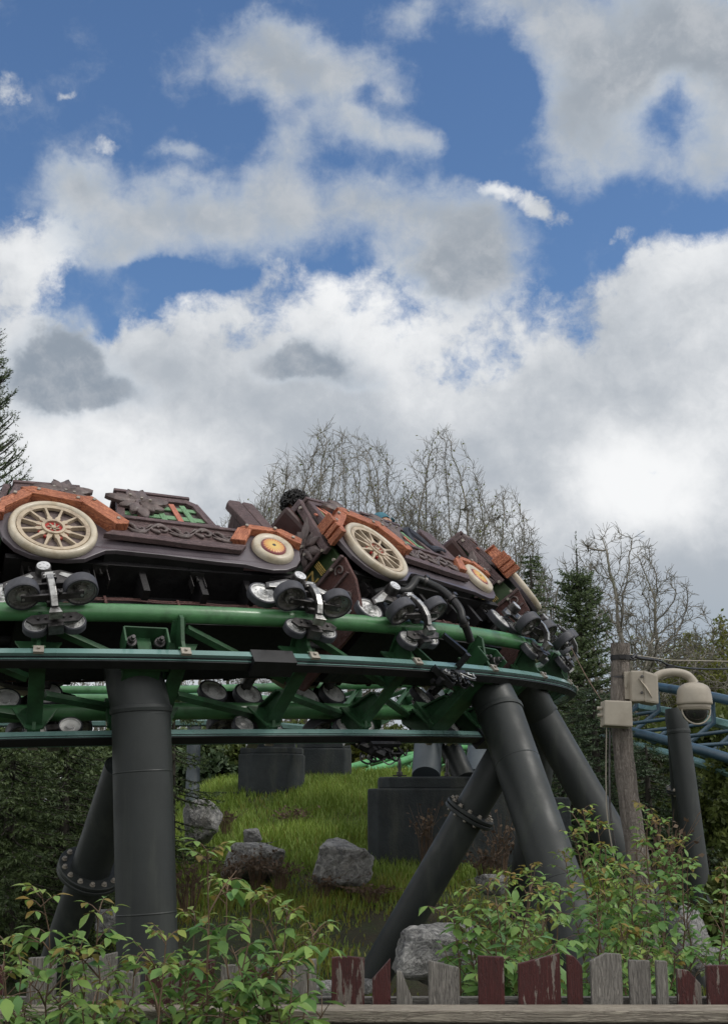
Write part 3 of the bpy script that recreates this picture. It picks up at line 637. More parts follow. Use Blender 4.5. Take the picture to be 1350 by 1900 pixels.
    def housing(poly, name, strips, oranges, ylo=.60, k=.16, flw=None, closed=True):
        z0 = .93; inner = [(sum(p[0] for p in poly)/len(poly)*.22+p[0]*.78, sum(p[1] for p in poly)/len(poly)*.22+p[1]*.78) for p in poly]
        h_ = None
        for s_ in (-1, 1):
            mr = (lambda q_: q_) if s_ == -1 else (lambda q_: q_.mirrored())
            wl = MB().prism(poly, -ylo+.012, -ylo+.035).warp(tilt(z0, 0, k)); h_ = obj(name, mr(wl), 'plaid_dark', root)
            fr = MB(); n = len(poly)
            for i in range(n):
                a, b_ = Vector((poly[i][0], -ylo, poly[i][1])), Vector((poly[(i+1) % n][0], -ylo, poly[(i+1) % n][1])); cc_ = Vector((sum(p[0] for p in poly)/n, -ylo, sum(p[1] for p in poly)/n))
                d_ = (b_-a).normalized(); nn = Vector((-d_.z, 0, d_.x)); nn *= -1 if nn.dot(cc_-a) < 0 else 1
                fr.beam(a+nn*.03-d_*.004*i, b_+nn*.03+d_*.004*i, .05+.003*i, .062, nn)
            fr.warp(tilt(z0, 0, k)); obj('frame_plank', mr(fr), 'maroon_wood', h_, .005)
            for mt_, lst in (('plaid_green', strips), ('plaid_orange', oranges)):
                q_ = MB()
                for (a, b_, w_, lv) in lst: q_.beam((a[0], -ylo-.002-.006*lv, a[1]), (b_[0], -ylo-.002-.006*lv, b_[1]), .014, w_, (Vector((0, -1, 0)).cross(Vector((b_[0]-a[0], 0, b_[1]-a[1])))))
                q_.warp(tilt(z0, 0, k)); obj('plaid_strips', mr(q_), mt_, h_, .002)
            if flw:
                fl = MB(); flower(fl, (flw[0], -ylo-.028, flw[1]), 11, flw[2], (0, -1, 0), (.3, 0, 1), .52, 3); fl.warp(tilt(z0, 0, k)); fo = obj('leaf_carving', mr(fl), 'carve_brown', h_)
                nl = MB()
                for dx, dz in ((.02, .0), (-.06, .05), (.08, -.03)): nl.cyl((flw[0]+dx, -ylo-.065, flw[1]+dz), (0, 1, 0), .012, .02, 8)
                nl.warp(tilt(z0, 0, k)); obj('rivet', mr(nl), 'tan_metal', fo)
        return h_
    b1 = [(-1.22, .93), (-1.04, 1.42), (-.80, 1.44), (-.55, 1.39), (-.50, .95)]
    h1 = housing(b1, 'front_housing', [((-1.05, 1.30), (-.62, 1.30), .05, 0), ((-1.12, 1.12), (-.60, 1.12), .05, 0), ((-.80, 1.0), (-.78, 1.33), .04, 1), ((-1.10, .98), (-1.00, 1.37), .05, 1)], [((-1.15, 1.20), (-.62, 1.19), .03, 1), ((-.94, .98), (-.90, 1.38), .05, 2), ((-1.02, 1.36), (-.86, 1.02), .035, 2)], flw=(-.70, 1.29, .19))
    b2 = [(-.34, .95), (-.25, 1.41), (.32, 1.40), (.40, 1.33), (.48, .95)]
    housing(b2, 'seat_housing', [((-.24, 1.25), (.36, 1.24), .05, 0), ((-.28, 1.10), (.40, 1.09), .06, 0), ((.06, .98), (.05, 1.31), .045, 1), ((.30, .98), (.26, 1.31), .045, 1)], [((.19, .98), (.17, 1.31), .045, 2), ((-.12, .98), (-.16, 1.30), .04, 1)], flw=(-.12, 1.23, .20))
    ex = MB().prism([(-.30, 1.10), (-.24, 1.10), (-.02, .98), (-.08, .98)], -.60, -.585)
    # tops and ends of the housings
    for (xa, za, xb, zb, nm) in ((-1.05, 1.445, -.54, 1.43, 'housing_top'), (-.27, 1.44, .35, 1.425, 'housing_top')):
        tp = MB()
        for k in range(5): y = -.45+k*.225; tp.beam((xa, y, za), (xb, y, zb), .215, .03)
        obj(nm, tp, 'maroon_wood', root, .006)
    en = MB()
    for k in range(6): en.box((-.47+.012*k, 0, 1.0+.065*k), (.03, 1.06-.025*k, .06), grain=1); en.box((.47-.016*k, 0, 1.0+.06*k), (.03, 1.06-.025*k, .055), grain=1)
    obj('housing_end', en, 'maroon_wood', root, .004)
    # seats with padded backs
    for x in (-1.10, -.34):
        s0 = obj('seat_back', MB().box((x-.05, -.24, 1.20), (.09, .40, .48), ((0, 1, 0), -.22)).box((x-.05, .24, 1.20), (.09, .40, .48), ((0, 1, 0), -.22)), 'seat_leather', root, .035)
        obj('seat', MB().box((x+.22, -.26, .86), (.46, .46, .12)).box((x+.22, .26, .86), (.46, .46, .12)), 'seat_leather', root, .03)
        obj('lap_bar', MB().tube([(x+.45, -.4, .95), (x+.38, -.38, 1.12), (x+.36, 0, 1.14), (x+.38, .38, 1.12), (x+.45, .4, .95)], .022, 10), 'dark_steel', root)
    # nose posts (stacked carved books ahead of the second row)
    for s_ in (-1, 1):
        mr = (lambda q_: q_) if s_ == -1 else (lambda q_: q_.mirrored())
        bb = MB().prism([(.84, .93), (.66, 1.40), (.69, 1.445), (.785, 1.44), (.955, .93)], -.575, -.50).prism([(.965, .93), (.795, 1.425), (.82, 1.445), (.895, 1.43), (1.05, .93)], -.57, -.495)
        obj('nose_plank', mr(bb), 'maroon_wood', root, .012)
        obj('nose_block', mr(MB().prism([(.86, .93), (.70, 1.34), (.85, 1.35), (1.01, .93)], -.50, -.30)), 'maroon_wood', root, .012)
    # front end panel facing the car ahead: brown board, book-spine board with lettering, flower
    ep = obj('end_panel', MB().prism([(-.55, .60), (-.50, 1.36), (.50, 1.36), (.55, .60)], -1.275, -1.235, 'x', (1, 0)), 'board_green', root, .006)
    obj('lower_board', MB().prism([(-.56, .42), (-.60, .63), (.60, .63), (.56, .42), (.40, .12), (-.40, .12)], -1.30, -1.265, 'x', (1, 0)), 'panel_brown', ep, .008)
    ed = MB().box((-1.30, -.50, 1.08), (.05, .07, .60), ((1, 0, 0), -.06)).box((-1.30, .50, 1.08), (.05, .07, .60), ((1, 0, 0), .06)).box((-1.30, 0, 1.36), (.06, 1.04, .06)).box((-1.30, 0, .825), (.03, 1.1, .025)).box((-1.31, 0, .635), (.04, 1.2, .03)).box((-1.31, 0, .50), (.03, 1.1, .02))
    obj('frame_plank', ed, 'maroon_wood', ep, .006)
    obj('orange_strip', MB().beam((-1.30, -.36, 1.28), (-1.30, -.16, 1.06), .03, .06, (1, 0, 0)).beam((-1.30, .36, 1.28), (-1.30, .16, 1.06), .03, .06, (1, 0, 0)), 'orange_wood', ep, .004)
    obj('flower_carving', flower(MB(), (-1.285, -.35, .99), 10, .19, (-1, 0, 0), (0, 0, 1), .42, 5), 'carve_brown', ep); obj('flower_carving', flower(MB(), (-1.285, .32, .99), 10, .17, (-1, 0, 0), (0, 0, 1), .42, 6), 'carve_brown', ep)
    obj('leaf_carving', flower(MB(), (-1.28, -.22, 1.22), 7, .13, (-1, 0, 0), (0, .3, 1), .3, 9), 'carve_brown', ep)
    for y, z in ((-.35, 1.0), (-.34, .92), (-.50, .80), (-.53, .66), (-.46, .62), (.35, 1.0), (-.50, 1.30)): obj('rivet', MB().cyl((-1.335, y, z), (1, 0, 0), .014, .02, 8), 'tan_metal', ep)
    rv = MB()
    for k in range(9): rv.cyl((-1.303, -.30, .36+.025*k), (1, 0, 0), .005, .01, 6); rv.cyl((-1.303, -.38+.02*k, .46), (1, 0, 0), .005, .01, 6)
    obj('studded_cross', rv.box((-1.302, -.30, .46), (.004, .012, .2)), 'tan_metal', ep)
    for yy, zz, dd in ((-.50, .57, 1), (-.42, .36, -1), (.45, .57, 1)):
        pts = [(-1.306, yy+(.045*(1-i/16)+.006)*math.cos(i*.5*dd), zz+(.045*(1-i/16)+.006)*math.sin(i*.5)) for i in range(16)]; obj('scroll_carving', MB().tube(pts, .010, 6), 'carve_brown', ep)
    cu = bpy.data.curves.new('t', 'FONT'); cu.body = 'RITZ'; cu.size = .14; cu.extrude = .006; cu.align_x = 'CENTER'
    to = bpy.data.objects.new('t', cu); me = bpy.data.meshes.new_from_object(to); me.name = 'lettering'
    # text x runs toward the rail (-y), text up runs +z, faces -x
    me.transform(Matrix(((0, 0, -1, -1.292), (-1, 0, 0, -.16), (0, 1, 0, .68), (0, 0, 0, 1))))
    bpy.data.objects.remove(to); link('lettering', me, ep, 'gold_paint')
    for s_ in (-1, 1):
        bl = MB()
        for k in range(4): bl.box((-1.29, -.345-.016*k if s_ < 0 else .2+.016*k, .735), (.012, .006, .11))
        obj('spine_bands', bl, 'gold_paint', ep)
    obj('notice_plate', MB().box((-1.306, -.33, .30), (.006, .08, .10)), 'bright_steel', ep, .003)
    for o in [c for c in bpy.data.objects if c.type == 'MESH' and (c.parent == root or (c.parent and c.parent.parent == root))]:      # the body narrows toward its tail
        for v in o.data.vertices:
            if v.co.x > -.5: v.co.y *= 1-.095*(v.co.x+.5)
    for o in [ep]+[c for c in bpy.data.objects if c.parent == ep]:
        for v in o.data.vertices:
            if v.co.z > .85: v.co.x += (v.co.z-.85)*.40; v.co.z += (v.co.z-.85)*.12
    a_ = 8.7
    carrier(root, -.86, -a_); carrier(root, .86, a_)
    return root
def kids(o): return [c for c in bpy.data.objects if c.parent == o]
def copy_tree(o, ch, parent=None):
    c = o.copy(); COL.objects.link(c); c.parent = parent
    for k in ch.get(o.name, []): copy_tree(k, ch, c)
    return c
car1 = build_car()
chm = {}
for o in bpy.data.objects:
    if o.parent: chm.setdefault(o.parent.name, []).append(o)
cars = [car1, copy_tree(car1, chm), copy_tree(car1, chm)]
for c_, tm, lb in zip(cars, (24.4, 53.6, 82.8), ('carved brown ride car nearest the left edge, its skirt level above the rail', 'tilted middle ride car with a black corrugated hose at its front wheels', 'farthest ride car turning away on the curve, mostly its orange corner and underside')):
    c_.matrix_world = fmat(frames_car(tm)); tag(c_, lb)
car2 = cars[1]
# hose and current collector only on the middle car
hp = [(-1.02, -.50, .36), (-.96, -.60, .30), (-.90, -.66, .23), (-.80, -.70, .27), (-.70, -.72, .33), (-.62, -.74, .28), (-.58, -.78, .16), (-.58, -.80, .02), (-.60, -.80, -.10), (-.62, -.77, -.18), (-.56, -.72, -.24), (-.50, -.66, -.30)]
def smooth_path(P_, k=8):
    P_ = [Vector(p) for p in P_]; out = []
    for i in range(len(P_)-1):
        a, b_, c_, d = P_[max(i-1, 0)], P_[i], P_[i+1], P_[min(i+2, len(P_)-1)]
        for j in range(k):
            t_ = j/k; out.append(.5*((2*b_)+(c_-a)*t_+(2*a-5*b_+4*c_-d)*t_*t_+(3*b_-a-3*c_+d)*t_**3))
    return out+[P_[-1]]
sp_ = smooth_path(hp, 14)
hose = obj('corrugated_hose', MB().tube(sp_, [.034 if i % 2 else .028 for i in range(len(sp_))], 12), 'black_rubber', car2)
for i in (10, 66, 96, 130): obj('hose_clip', MB().tube([sp_[i], sp_[min(i+3, len(sp_)-1)]], .042, 12).box(sp_[i]+Vector((.03, -.03, .02)), (.04, .03, .03)), 'dark_steel', hose)
def collector(root, s_, x0=-.70):
    a = MB(); a.beam((x0-.02, -.60, -.19), (x0+.15, -.58, -.36), .04, .04, (0, 1, 0)); a.box((x0+.14, -.52, -.39), (.05, .16, .035)); a.box((x0+.02, -.44, -.45), (.34, .05, .035)); a.box((x0, -.36, -.47), (.40, .04, .03)).beam((x0-.2, -.44, -.40), (x0-.06, -.40, -.56), .05, .05)
    rr = random.Random(4)
    for k in range(9):
        p = Vector((x0-.20+.05*k, -.44+rr.uniform(-.06, .06), -.46)); a.tube(smooth_path([p, p+Vector((rr.uniform(-.04, .06), rr.uniform(-.05, .02), -.06)), p+Vector((.06, rr.uniform(-.04, .04), -.09)), p+Vector((.12, 0, -.04))], 4), .008, 6)
    for k in range(6): a.box((x0-.16+.07*k, -.42+rr.uniform(-.03, .03), -.50+rr.uniform(-.03, .02)), (.04, .06, .04))
    b_ = obj('current_collector', a if s_ < 0 else a.mirrored(), 'black_plastic', root, .003)
    q_ = MB()
    for k in range(8): q_.cyl((x0-.18+.06*k, -.46+rr.uniform(-.03, .03), -.49+rr.uniform(-.04, .03)), (0, 1, .4), .014, .025, 8)
    q_.tube(smooth_path([(x0+.02, -.49, -.50), (x0+.12, -.50, -.56), (x0+.24, -.48, -.52), (x0+.20, -.46, -.46)], 5), .006, 6)
    obj('collector_bolts', q_ if s_ < 0 else q_.mirrored(), 'steel', b_)
collector(car2, -1); collector(car2, 1, -.78)
# ------------------------------------------------------------------ riders
def person(name, label, mtx, cap):
    pts = {'pel': (0, 0, .93), 'bel': (-.02, 0, 1.05), 'che': (-.05, 0, 1.24), 'neck': (-.05, 0, 1.36), 'n2': (-.045, 0, 1.40), 'h1': (-.035, 0, 1.45), 'h2': (-.04, 0, 1.52), 'h3': (-.045, 0, 1.575)}
    rad = {'pel': .13, 'bel': .12, 'che': .135, 'neck': .055, 'n2': .05, 'h1': .068, 'h2': .085, 'h3': .06}
    ed = [('pel', 'bel'), ('bel', 'che'), ('che', 'neck'), ('neck', 'n2'), ('n2', 'h1'), ('h1', 'h2'), ('h2', 'h3')]
    for s_, q_ in ((1, 'l'), (-1, 'r')):
        pts.update({q_+'sh': (-.05, s_*.16, 1.27), q_+'el': (.10, s_*.15, 1.06), q_+'wr': (.30, s_*.14, 1.12), q_+'ha': (.37, s_*.12, 1.13), q_+'hp': (.04, s_*.09, .90), q_+'kn': (.42, s_*.11, .96), q_+'an': (.46, s_*.11, .62), q_+'to': (.58, s_*.12, .58)})
        rad.update({q_+'sh': .06, q_+'el': .042, q_+'wr': .027, q_+'ha': .035, q_+'hp': .085, q_+'kn': .06, q_+'an': .04, q_+'to': .035})
        ed += [('che', q_+'sh'), (q_+'sh', q_+'el'), (q_+'el', q_+'wr'), (q_+'wr', q_+'ha'), ('pel', q_+'hp'), (q_+'hp', q_+'kn'), (q_+'kn', q_+'an'), (q_+'an', q_+'to')]
        for k in range(4): pts[q_+'f%d' % k] = (.43+.005*(k % 3), s_*(.09+.018*k), 1.12-.01*k); rad[q_+'f%d' % k] = .010; ed.append((q_+'ha', q_+'f%d' % k))
    ks = list(pts); me = bpy.data.meshes.new(name); me.from_pydata([pts[k] for k in ks], [(ks.index(a), ks.index(b_)) for a, b_ in ed], [])
    o = link(name, me, None, 'cloth_dark'); md = o.modifiers.new('s', 'SKIN'); o.modifiers.new('u', 'SUBSURF').levels = 1; o.modifiers['u'].render_levels = 1
    for i, k in enumerate(ks): me.skin_vertices[0].data[i].radius = (rad[k],)*2; me.skin_vertices[0].data[i].use_root = (k == 'pel')
    o.matrix_world = mtx; tag(o, label, 'person')
    hd = MB().lathe([(.0, -.125), (.045, -.12), (.065, -.08), (.078, -.02), (.080, .03), (.065, .085), (.03, .11), (0, .112)], (-.03, 0, 1.53), (0, 0, 1), 20, sharp=False); hd.lathe([(.012, 0), (.009, .02), (0, .028)], (.045, 0, 1.51), (1, 0, -.2), 8, sharp=False)
    for s_ in (-1, 1): hd.lathe([(.022, -.006), (.022, .006), (0, .010)], (-.03, s_*.083, 1.51), (0, s_, 0), 10, sharp=False); hd.lathe([(.010, 0), (0, .006)], (.046, s_*.028, 1.535), (1, 0, 0), 8, sharp=False)
    obj('face', hd, 'skin', o)
    if cap:
        cp = MB().lathe([(.092, -.01), (.095, .02), (.085, .06), (.055, .09), (0, .10)], (-.03, 0, 1.565), (0, 0, 1), 20, sharp=False); cp.prism([(-.09, .0), (-.07, .07), (0, .10), (.07, .07), (.09, .0)], 1.555, 1.563, 'z')
        cp.v[-10:] = [Vector((p.y+.05, p.x, p.z)) for p in cp.v[-10:]]; obj('cap', cp, 'cloth_cap', o)
    else:
        h = MB(); rr = random.Random(3)
        for k in range(260):
            a = rr.uniform(0, 6.283); e = rr.uniform(-.45, 1.55); 
            if abs(a-math.pi) > 2.35 and e < .5: continue
            d = Vector((math.cos(a)*math.cos(e), math.sin(a)*math.cos(e), math.sin(e))); p = Vector((-.045, 0, 1.545))+d*.085; q_ = d.orthogonal()
            pp = [p+d*(.012*j)+(q_*math.cos(j*1.3+k)+d.cross(q_)*math.sin(j*1.3+k))*.012 for j in range(5)]; h.tube(pp, [.012, .012, .011, .009, .004], 5)
        obj('curly_hair', h, 'hair_black', o)
    return o
m2 = fmat(frames_car(53.6))
person('person', 'seated rider with short curly black hair, head just above the seat back', m2 @ Matrix.Translation((-.85, -.37, .06)), False)
person('person', 'seated rider in a teal cap, mostly hidden behind the carved leaf housing', m2 @ Matrix.Translation((.41, -.37, .05)), True)
# ------------------------------------------------------------------ support columns and footings
def pipe(mb, a, b_, r, n=40):
    return mb.tube([a, a+(b_-a)*.5, b_], r, n)
def flange(root, c_, ax, r, th, nb, parent=None):
    ax = Vector(ax).normalized(); mb = MB()
    mb.cyl(c_, ax, r, th*.45, 44, .15).cyl(c_+ax*th*.55, ax, r, th*.45, 44, .15); f_ = wobj('flange', mb, 'column_paint', root, parent)
    u = ax.orthogonal().normalized(); w = ax.cross(u); q_ = MB()
    for k in range(nb):
        a = 2*math.pi*(k+.35)/nb; p = c_+(u*math.cos(a)+w*math.sin(a))*r*.84
        q_.cyl(p+ax*(th*.82), ax, .021, .008, 14); q_.cyl(p+ax*(th*.95), ax, .016, .022, 6); q_.cyl(p-ax*(th*.30), ax, .016, .025, 6)
    wobj('flange_bolts', q_, 'tan_metal', root, f_)
    return f_
def collar(root, c_, ax, r, parent=None):
    ax = Vector(ax).normalized(); wobj('collar', MB().lathe([(r*.98, -.025), (r*1.05, -.022), (r*1.07, 0), (r*1.05, .022), (r*.98, .025)], c_, ax, 44), 'column_paint', root, parent)
# left pillar with a raking back leg
p0, p1 = at(276, 1865, 9.50), at(262, 1318, 9.55); p2 = at(243, 1225, 9.62)
c1 = thing('support_column', (p0.x, p0.y, 0), 'thick dark grey steel pillar at left with a collar ring, holding the green track', 'support column', 'steel columns holding the coaster track')
pl_ = wobj('pillar', pipe(MB(), p0+(p0-p1).normalized()*.5, p1, .206), 'column_paint', c1)
wobj('pillar_head', MB().tube([p1-(p2-p1)*.25, p1, p1+(p2-p1)*.6, p2], [.190, .2065, .205, .20], 40), 'column_paint', c1); collar(c1, p1, p1-p0, .206)
for k_ in (.30, .78): wobj('weld_seam', MB().lathe([(.2055, -.008), (.2085, 0), (.2055, .008)], p0+(p1-p0)*k_, p1-p0, 48), 'column_paint', c1)
s0, s1 = at(95, 1830, 11.0), at(232, 1425, 9.9); ax = (s1-s0).normalized(); fc = s0+(s1-s0)*((1830-1612)/(1830-1425))
wobj('back_leg', pipe(MB(), s0-ax*.4, s1, .148), 'column_paint', c1); flange(c1, fc, ax, .245, .07, 14)
# main pillar on the right with an inclined strut
q0, q1, q2 = at(1108, 1850, 10.3), at(927, 1322, 11.45), at(893, 1250, 11.6)
c2 = thing('support_column', (q0.x, q0.y, 0), 'thick dark grey leaning column with a bolted diagonal strut under the curve', 'support column', 'steel columns holding the coaster track')
wobj('pillar', pipe(MB(), q0+(q0-q1).normalized()*.4, q1, .190), 'column_paint', c2); wobj('pillar_head', MB().tube([q1-(q2-q1)*.3, q1, q1+(q2-q1)*.5, q2, q2+Vector((-.10, .05, .10))], [.175, .1905, .188, .18, .15], 40), 'column_paint', c2); collar(c2, q1, q1-q0, .190)
for k_ in (.36, .80): wobj('weld_seam', MB().lathe([(.1895, -.008), (.1925, 0), (.1895, .008)], q0+(q1-q0)*k_, q1-q0, 48), 'column_paint', c2)
s0, s1 = at(672, 1850, 11.9), at(950, 1372, 11.38); ax = (s1-s0).normalized(); fc = at(858, 1513, 11.2); k_ = (fc.z-s0.z)/(s1.z-s0.z); fc = s0+(s1-s0)*k_
wobj('strut', pipe(MB(), s0-ax*.5, s1, .142), 'column_paint', c2); flange(c2, fc, ax, .215, .07, 12)
# third pillar leaning to the right, further back
q0, q1, q2 = at(1302, 1845, 12.2), at(1003, 1328, 12.6), at(975, 1270, 12.4)
c3 = thing('support_column', (q0.x, q0.y, 0), 'slimmer dark grey leaning column just right of the strutted one, foot by the fence', 'support column', 'steel columns holding the coaster track')
wobj('pillar', pipe(MB(), q0, q1, .158), 'column_paint', c3); wobj('pillar_head', MB().tube([q1, q2, q2+Vector((-.15, 0, .1))], [.158, .156, .14], 36), 'column_paint', c3); collar(c3, q1, q1-q0, .158)
c3b = thing('support_column', at(972, 1690, 13.5), 'dim steel column seen between the two big leaning ones', 'support column', 'steel columns holding the coaster track')
wobj('pillar', pipe(MB(), at(965, 1700, 13.5), at(1010, 1330, 13.0), .14), 'column_paint', c3b)
# column on the right carrying the blue track
q0, q1, q2 = at(1312, 1760, 15.0), at(1258, 1358, 15.2), at(1253, 1332, 15.2)
c4_ = thing('support_column', (q0.x, q0.y, 0), 'dark grey column at far right under the blue track, behind the dome camera', 'support column', 'steel columns holding the coaster track')
wobj('pillar', pipe(MB(), q0, q1, .122), 'column_paint', c4_); wobj('pillar_head', MB().tube([q1, q2, q2+(q2-q1)*.7], [.122, .122, .10], 32), 'column_paint', c4_); collar(c4_, q1, q1-q0, .122)
s0, s1 = at(1268, 1690, 16.2), at(1248, 1352, 15.5); ax = (s1-s0).normalized(); wobj('back_leg', pipe(MB(), s0, s1, .07), 'column_paint', c4_); flange(c4_, s0+(s1-s0)*.66, ax, .12, .05, 8)
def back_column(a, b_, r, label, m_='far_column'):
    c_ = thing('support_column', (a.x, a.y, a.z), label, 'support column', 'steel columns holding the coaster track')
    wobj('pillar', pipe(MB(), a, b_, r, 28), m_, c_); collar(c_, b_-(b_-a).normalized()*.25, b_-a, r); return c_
back_column(at(356, 1520, 19.5), at(362, 1295, 20.3), .10, 'thin grey column far behind the left pillar')
def flare(cx, cz, Y, r0, r1, h): 
    return MB().lathe([(r0, 0), (r0, .03), (r1, h), (0, h)], (cx, Y, cz), (0, 0, 1), 24)
def block(name, cx_px, w_px, top_px, Y, depth, base_z, label, chamf=.16, step=None):
    x = at(cx_px, 1450, Y).x; w = px2m(w_px, Y); zt = at(cx_px, top_px, Y).z
    b_ = thing(name, (x, Y+depth/2, base_z), label, 'concrete footing', 'dark painted concrete footings on the bank')
    def oct_(w_, d_, c_): return [(-w_/2, -d_/2+c_), (-w_/2+c_, -d_/2), (w_/2-c_, -d_/2), (w_/2, -d_/2+c_), (w_/2, d_/2-c_), (w_/2-c_, d_/2), (-w_/2+c_, d_/2), (-w_/2, d_/2-c_)]
    obj('base', MB().prism(oct_(w, depth, chamf), -.8, zt-base_z-(step or .09), 'z'), 'block_paint', b_, .02)
    obj('cap', MB().prism(oct_(w*.96 if not step else w*.86, depth*.94, chamf), zt-base_z-(step or .09), zt-base_z, 'z'), 'block_paint', b_, .02)
    return b_, x, zt
b1_, x1_, z1_ = block('concrete_footing', 500, 120, 1386, 19.4, 1.0, 1.9, 'dark painted concrete footing with chamfered corners, left one of the pair on the crest', .22)
b2_, x2_, z2_ = block('concrete_footing', 599, 102, 1377, 20.9, .9, 2.0, 'plain dark concrete footing, right one of the pair on the crest', .10)
b3_, x3_, z3_ = block('concrete_footing', 828, 286, 1441, 15.4, 1.5, .85, 'biggest dark concrete footing with a stepped top, behind the diagonal strut', .12, step=.13)
obj('side_wall', MB().box((1.0, .1, .25), (.9, .8, 1.25)), 'block_paint', b3_, .02)
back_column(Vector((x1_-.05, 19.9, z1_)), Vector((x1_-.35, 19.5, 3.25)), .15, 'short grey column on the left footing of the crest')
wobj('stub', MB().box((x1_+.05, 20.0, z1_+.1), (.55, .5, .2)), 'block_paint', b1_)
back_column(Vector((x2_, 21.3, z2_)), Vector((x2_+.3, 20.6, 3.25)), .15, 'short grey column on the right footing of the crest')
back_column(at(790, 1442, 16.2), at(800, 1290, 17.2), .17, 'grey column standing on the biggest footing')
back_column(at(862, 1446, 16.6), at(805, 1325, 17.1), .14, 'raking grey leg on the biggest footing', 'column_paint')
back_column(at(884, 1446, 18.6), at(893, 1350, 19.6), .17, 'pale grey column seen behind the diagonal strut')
def anchor(px, py, Y, label):
    p = at(px, py, Y); a_ = thing('anchor_bolt', p, label, 'anchor bolt', 'anchor bolts on the footings')
    obj('threaded_rod', MB().cyl((0, 0, .07), (0, 0, 1), .02, .18, 10).lathe([(.02, .16), (.012, .20), (0, .21)], (0, 0, 0), (0, 0, 1), 10), 'dark_steel', a_); obj('washer_plate', MB().box((0, 0, .005), (.16, .16, .012)).cyl((0, 0, .03), (0, 0, 1), .035, .04, 6), 'dark_steel', a_)
anchor(741, 1440, 15.9, 'upright anchor bolt on the left end of the biggest footing')
anchor(829, 1442, 15.8, 'upright anchor bolt between the grey legs on the biggest footing')
lw = thing('low_wall', at(424, 1482, 19.8), 'low dark kerb block left of the crest footings', 'low wall'); obj('coping', MB().box((0, 0, .08), (.36, .6, .03)), 'block_paint', lw, .005); obj('wall', MB().box((0, 0, -.1), (.32, .55, .33)), 'block_paint', lw)

# ------------------------------------------------------------------ second track: blue, and a distant green one
def free_frames(pts, bank=0., n=60):
    P_ = smooth_path(pts, max(2, n//len(pts))); out = []
    for i, p in enumerate(P_):
        T = (P_[min(i+1, len(P_)-1)]-P_[max(0, i-1)]).normalized(); z = Matrix.Rotation(bank, 3, T) @ Vector((0, 0, 1)); y = z.cross(T).normalized(); out.append((p, T, y, T.cross(y)))
    return out
cA = [at(1120, 1302, 20.5), at(1180, 1312, 19.5), at(1265, 1330, 18.3), at(1350, 1352, 17.4), at(1480, 1392, 16.5)]
bf = free_frames(cA, R(38), 50)
blue_t = build_track('blue_coaster_track', bf, bf[3::6], 'blue tubular coaster track passing behind the dome camera', 'coaster track', 'blue_paint', 'blue_paint', detail=False)
gA = [at(1150, 1405, 26), at(1250, 1388, 25), at(1350, 1378, 24), at(1480, 1372, 23)]
gf = free_frames(gA, R(10), 40)
build_track('distant_green_track', gf, gf[2::5], 'light green coaster track low behind the blue one at the right edge', 'coaster track', 'green_paint', 'green_paint', detail=False, cond=False)
gB = [at(610, 1448, 22.3), at(680, 1424, 23.5), at(760, 1402, 26), at(880, 1385, 29)]
gf = free_frames(gB, R(-6), 40)
mat('mint_paint', (.12, .36, .14), .45, var=.15, scale=3)
build_track('distant_green_track', gf, gf[1::3], 'light green ladder track climbing beyond the grassy crest, between the footings', 'coaster track', 'mint_paint', 'mint_paint', detail=False, cond=False)

# ------------------------------------------------------------------ rocks
def rock(px, py, w, h, Y, seed, label, squash=.8, name='boulder', dy=None):
    c_ = at(px, py, Y); W_, H_ = px2m(w, Y), px2m(h, Y); rr = random.Random(seed); bm = bmesh.new()
    for k in range(26):
        v = Vector((rr.gauss(0, 1), rr.gauss(0, 1), rr.gauss(0, 1))).normalized(); v = Vector([math.copysign(abs(a)**.65, a) for a in v])*rr.uniform(.75, 1.05); bm.verts.new(v)
    bmesh.ops.convex_hull(bm, input=bm.verts); bmesh.ops.delete(bm, geom=[v for v in bm.verts if not v.link_faces], context='VERTS')
    bmesh.ops.triangulate(bm, faces=bm.faces); bmesh.ops.bevel(bm, geom=bm.edges[:], offset=.05, segments=1, affect='EDGES'); bmesh.ops.triangulate(bm, faces=bm.faces)
    for _ in range(3): bmesh.ops.subdivide_edges(bm, edges=[e for e in bm.edges if e.calc_length() > .12], cuts=1); bmesh.ops.triangulate(bm, faces=bm.faces)
    xs = [v.co.x for v in bm.verts]; zs = [v.co.z for v in bm.verts]; sx = W_/(max(xs)-min(xs)); sz = H_/(max(zs)-min(zs)); ox = (max(xs)+min(xs))/2; oz = (max(zs)+min(zs))/2
    for v in bm.verts:
        n1 = noise.noise(v.co*1.7+Vector((seed, 0, 0)))*.10+noise.noise(v.co*5+Vector((0, seed, 0)))*.05+noise.noise(v.co*13)*.02; co = v.co*(1+n1)
        v.co = Vector(((co.x-ox)*sx, co.y*sx*squash, (co.z-oz)*sz))
    me = bpy.data.meshes.new(name); bm.to_mesh(me); bm.free(); o = link(name, me, None, 'limestone'); o.location = c_; return tag(o, label, 'boulder', 'limestone boulders on the bank')
rock(636, 1610, 116, 104, 14.4, 3, 'angular light grey boulder alone in the middle of the grassy bank')
rock(470, 1592, 116, 84, 14.9, 11, 'broad low boulder partly covered by dry reddish stems'); rock(466, 1550, 38, 26, 15.2, 12, 'small grey stone on top of the broad low boulder')
rock(374, 1526, 72, 84, 16.2, 21, 'pale veined boulder beside the left pillar at the grass edge'); rock(815, 1772, 166, 106, 10.9, 7, 'largest grey boulder behind the fence, right of the diagonal strut')
rock(606, 1825, 46, 74, 9.2, 31, 'small boulder behind the fence beside the grey and worn maroon pickets'); rock(896, 1634, 96, 52, 13.2, 17, 'flat pale boulder below the biggest footing'); rock(1286, 1745, 74, 122, 11.5, 44, 'tall white-veined rock at the right above the fence', .6)
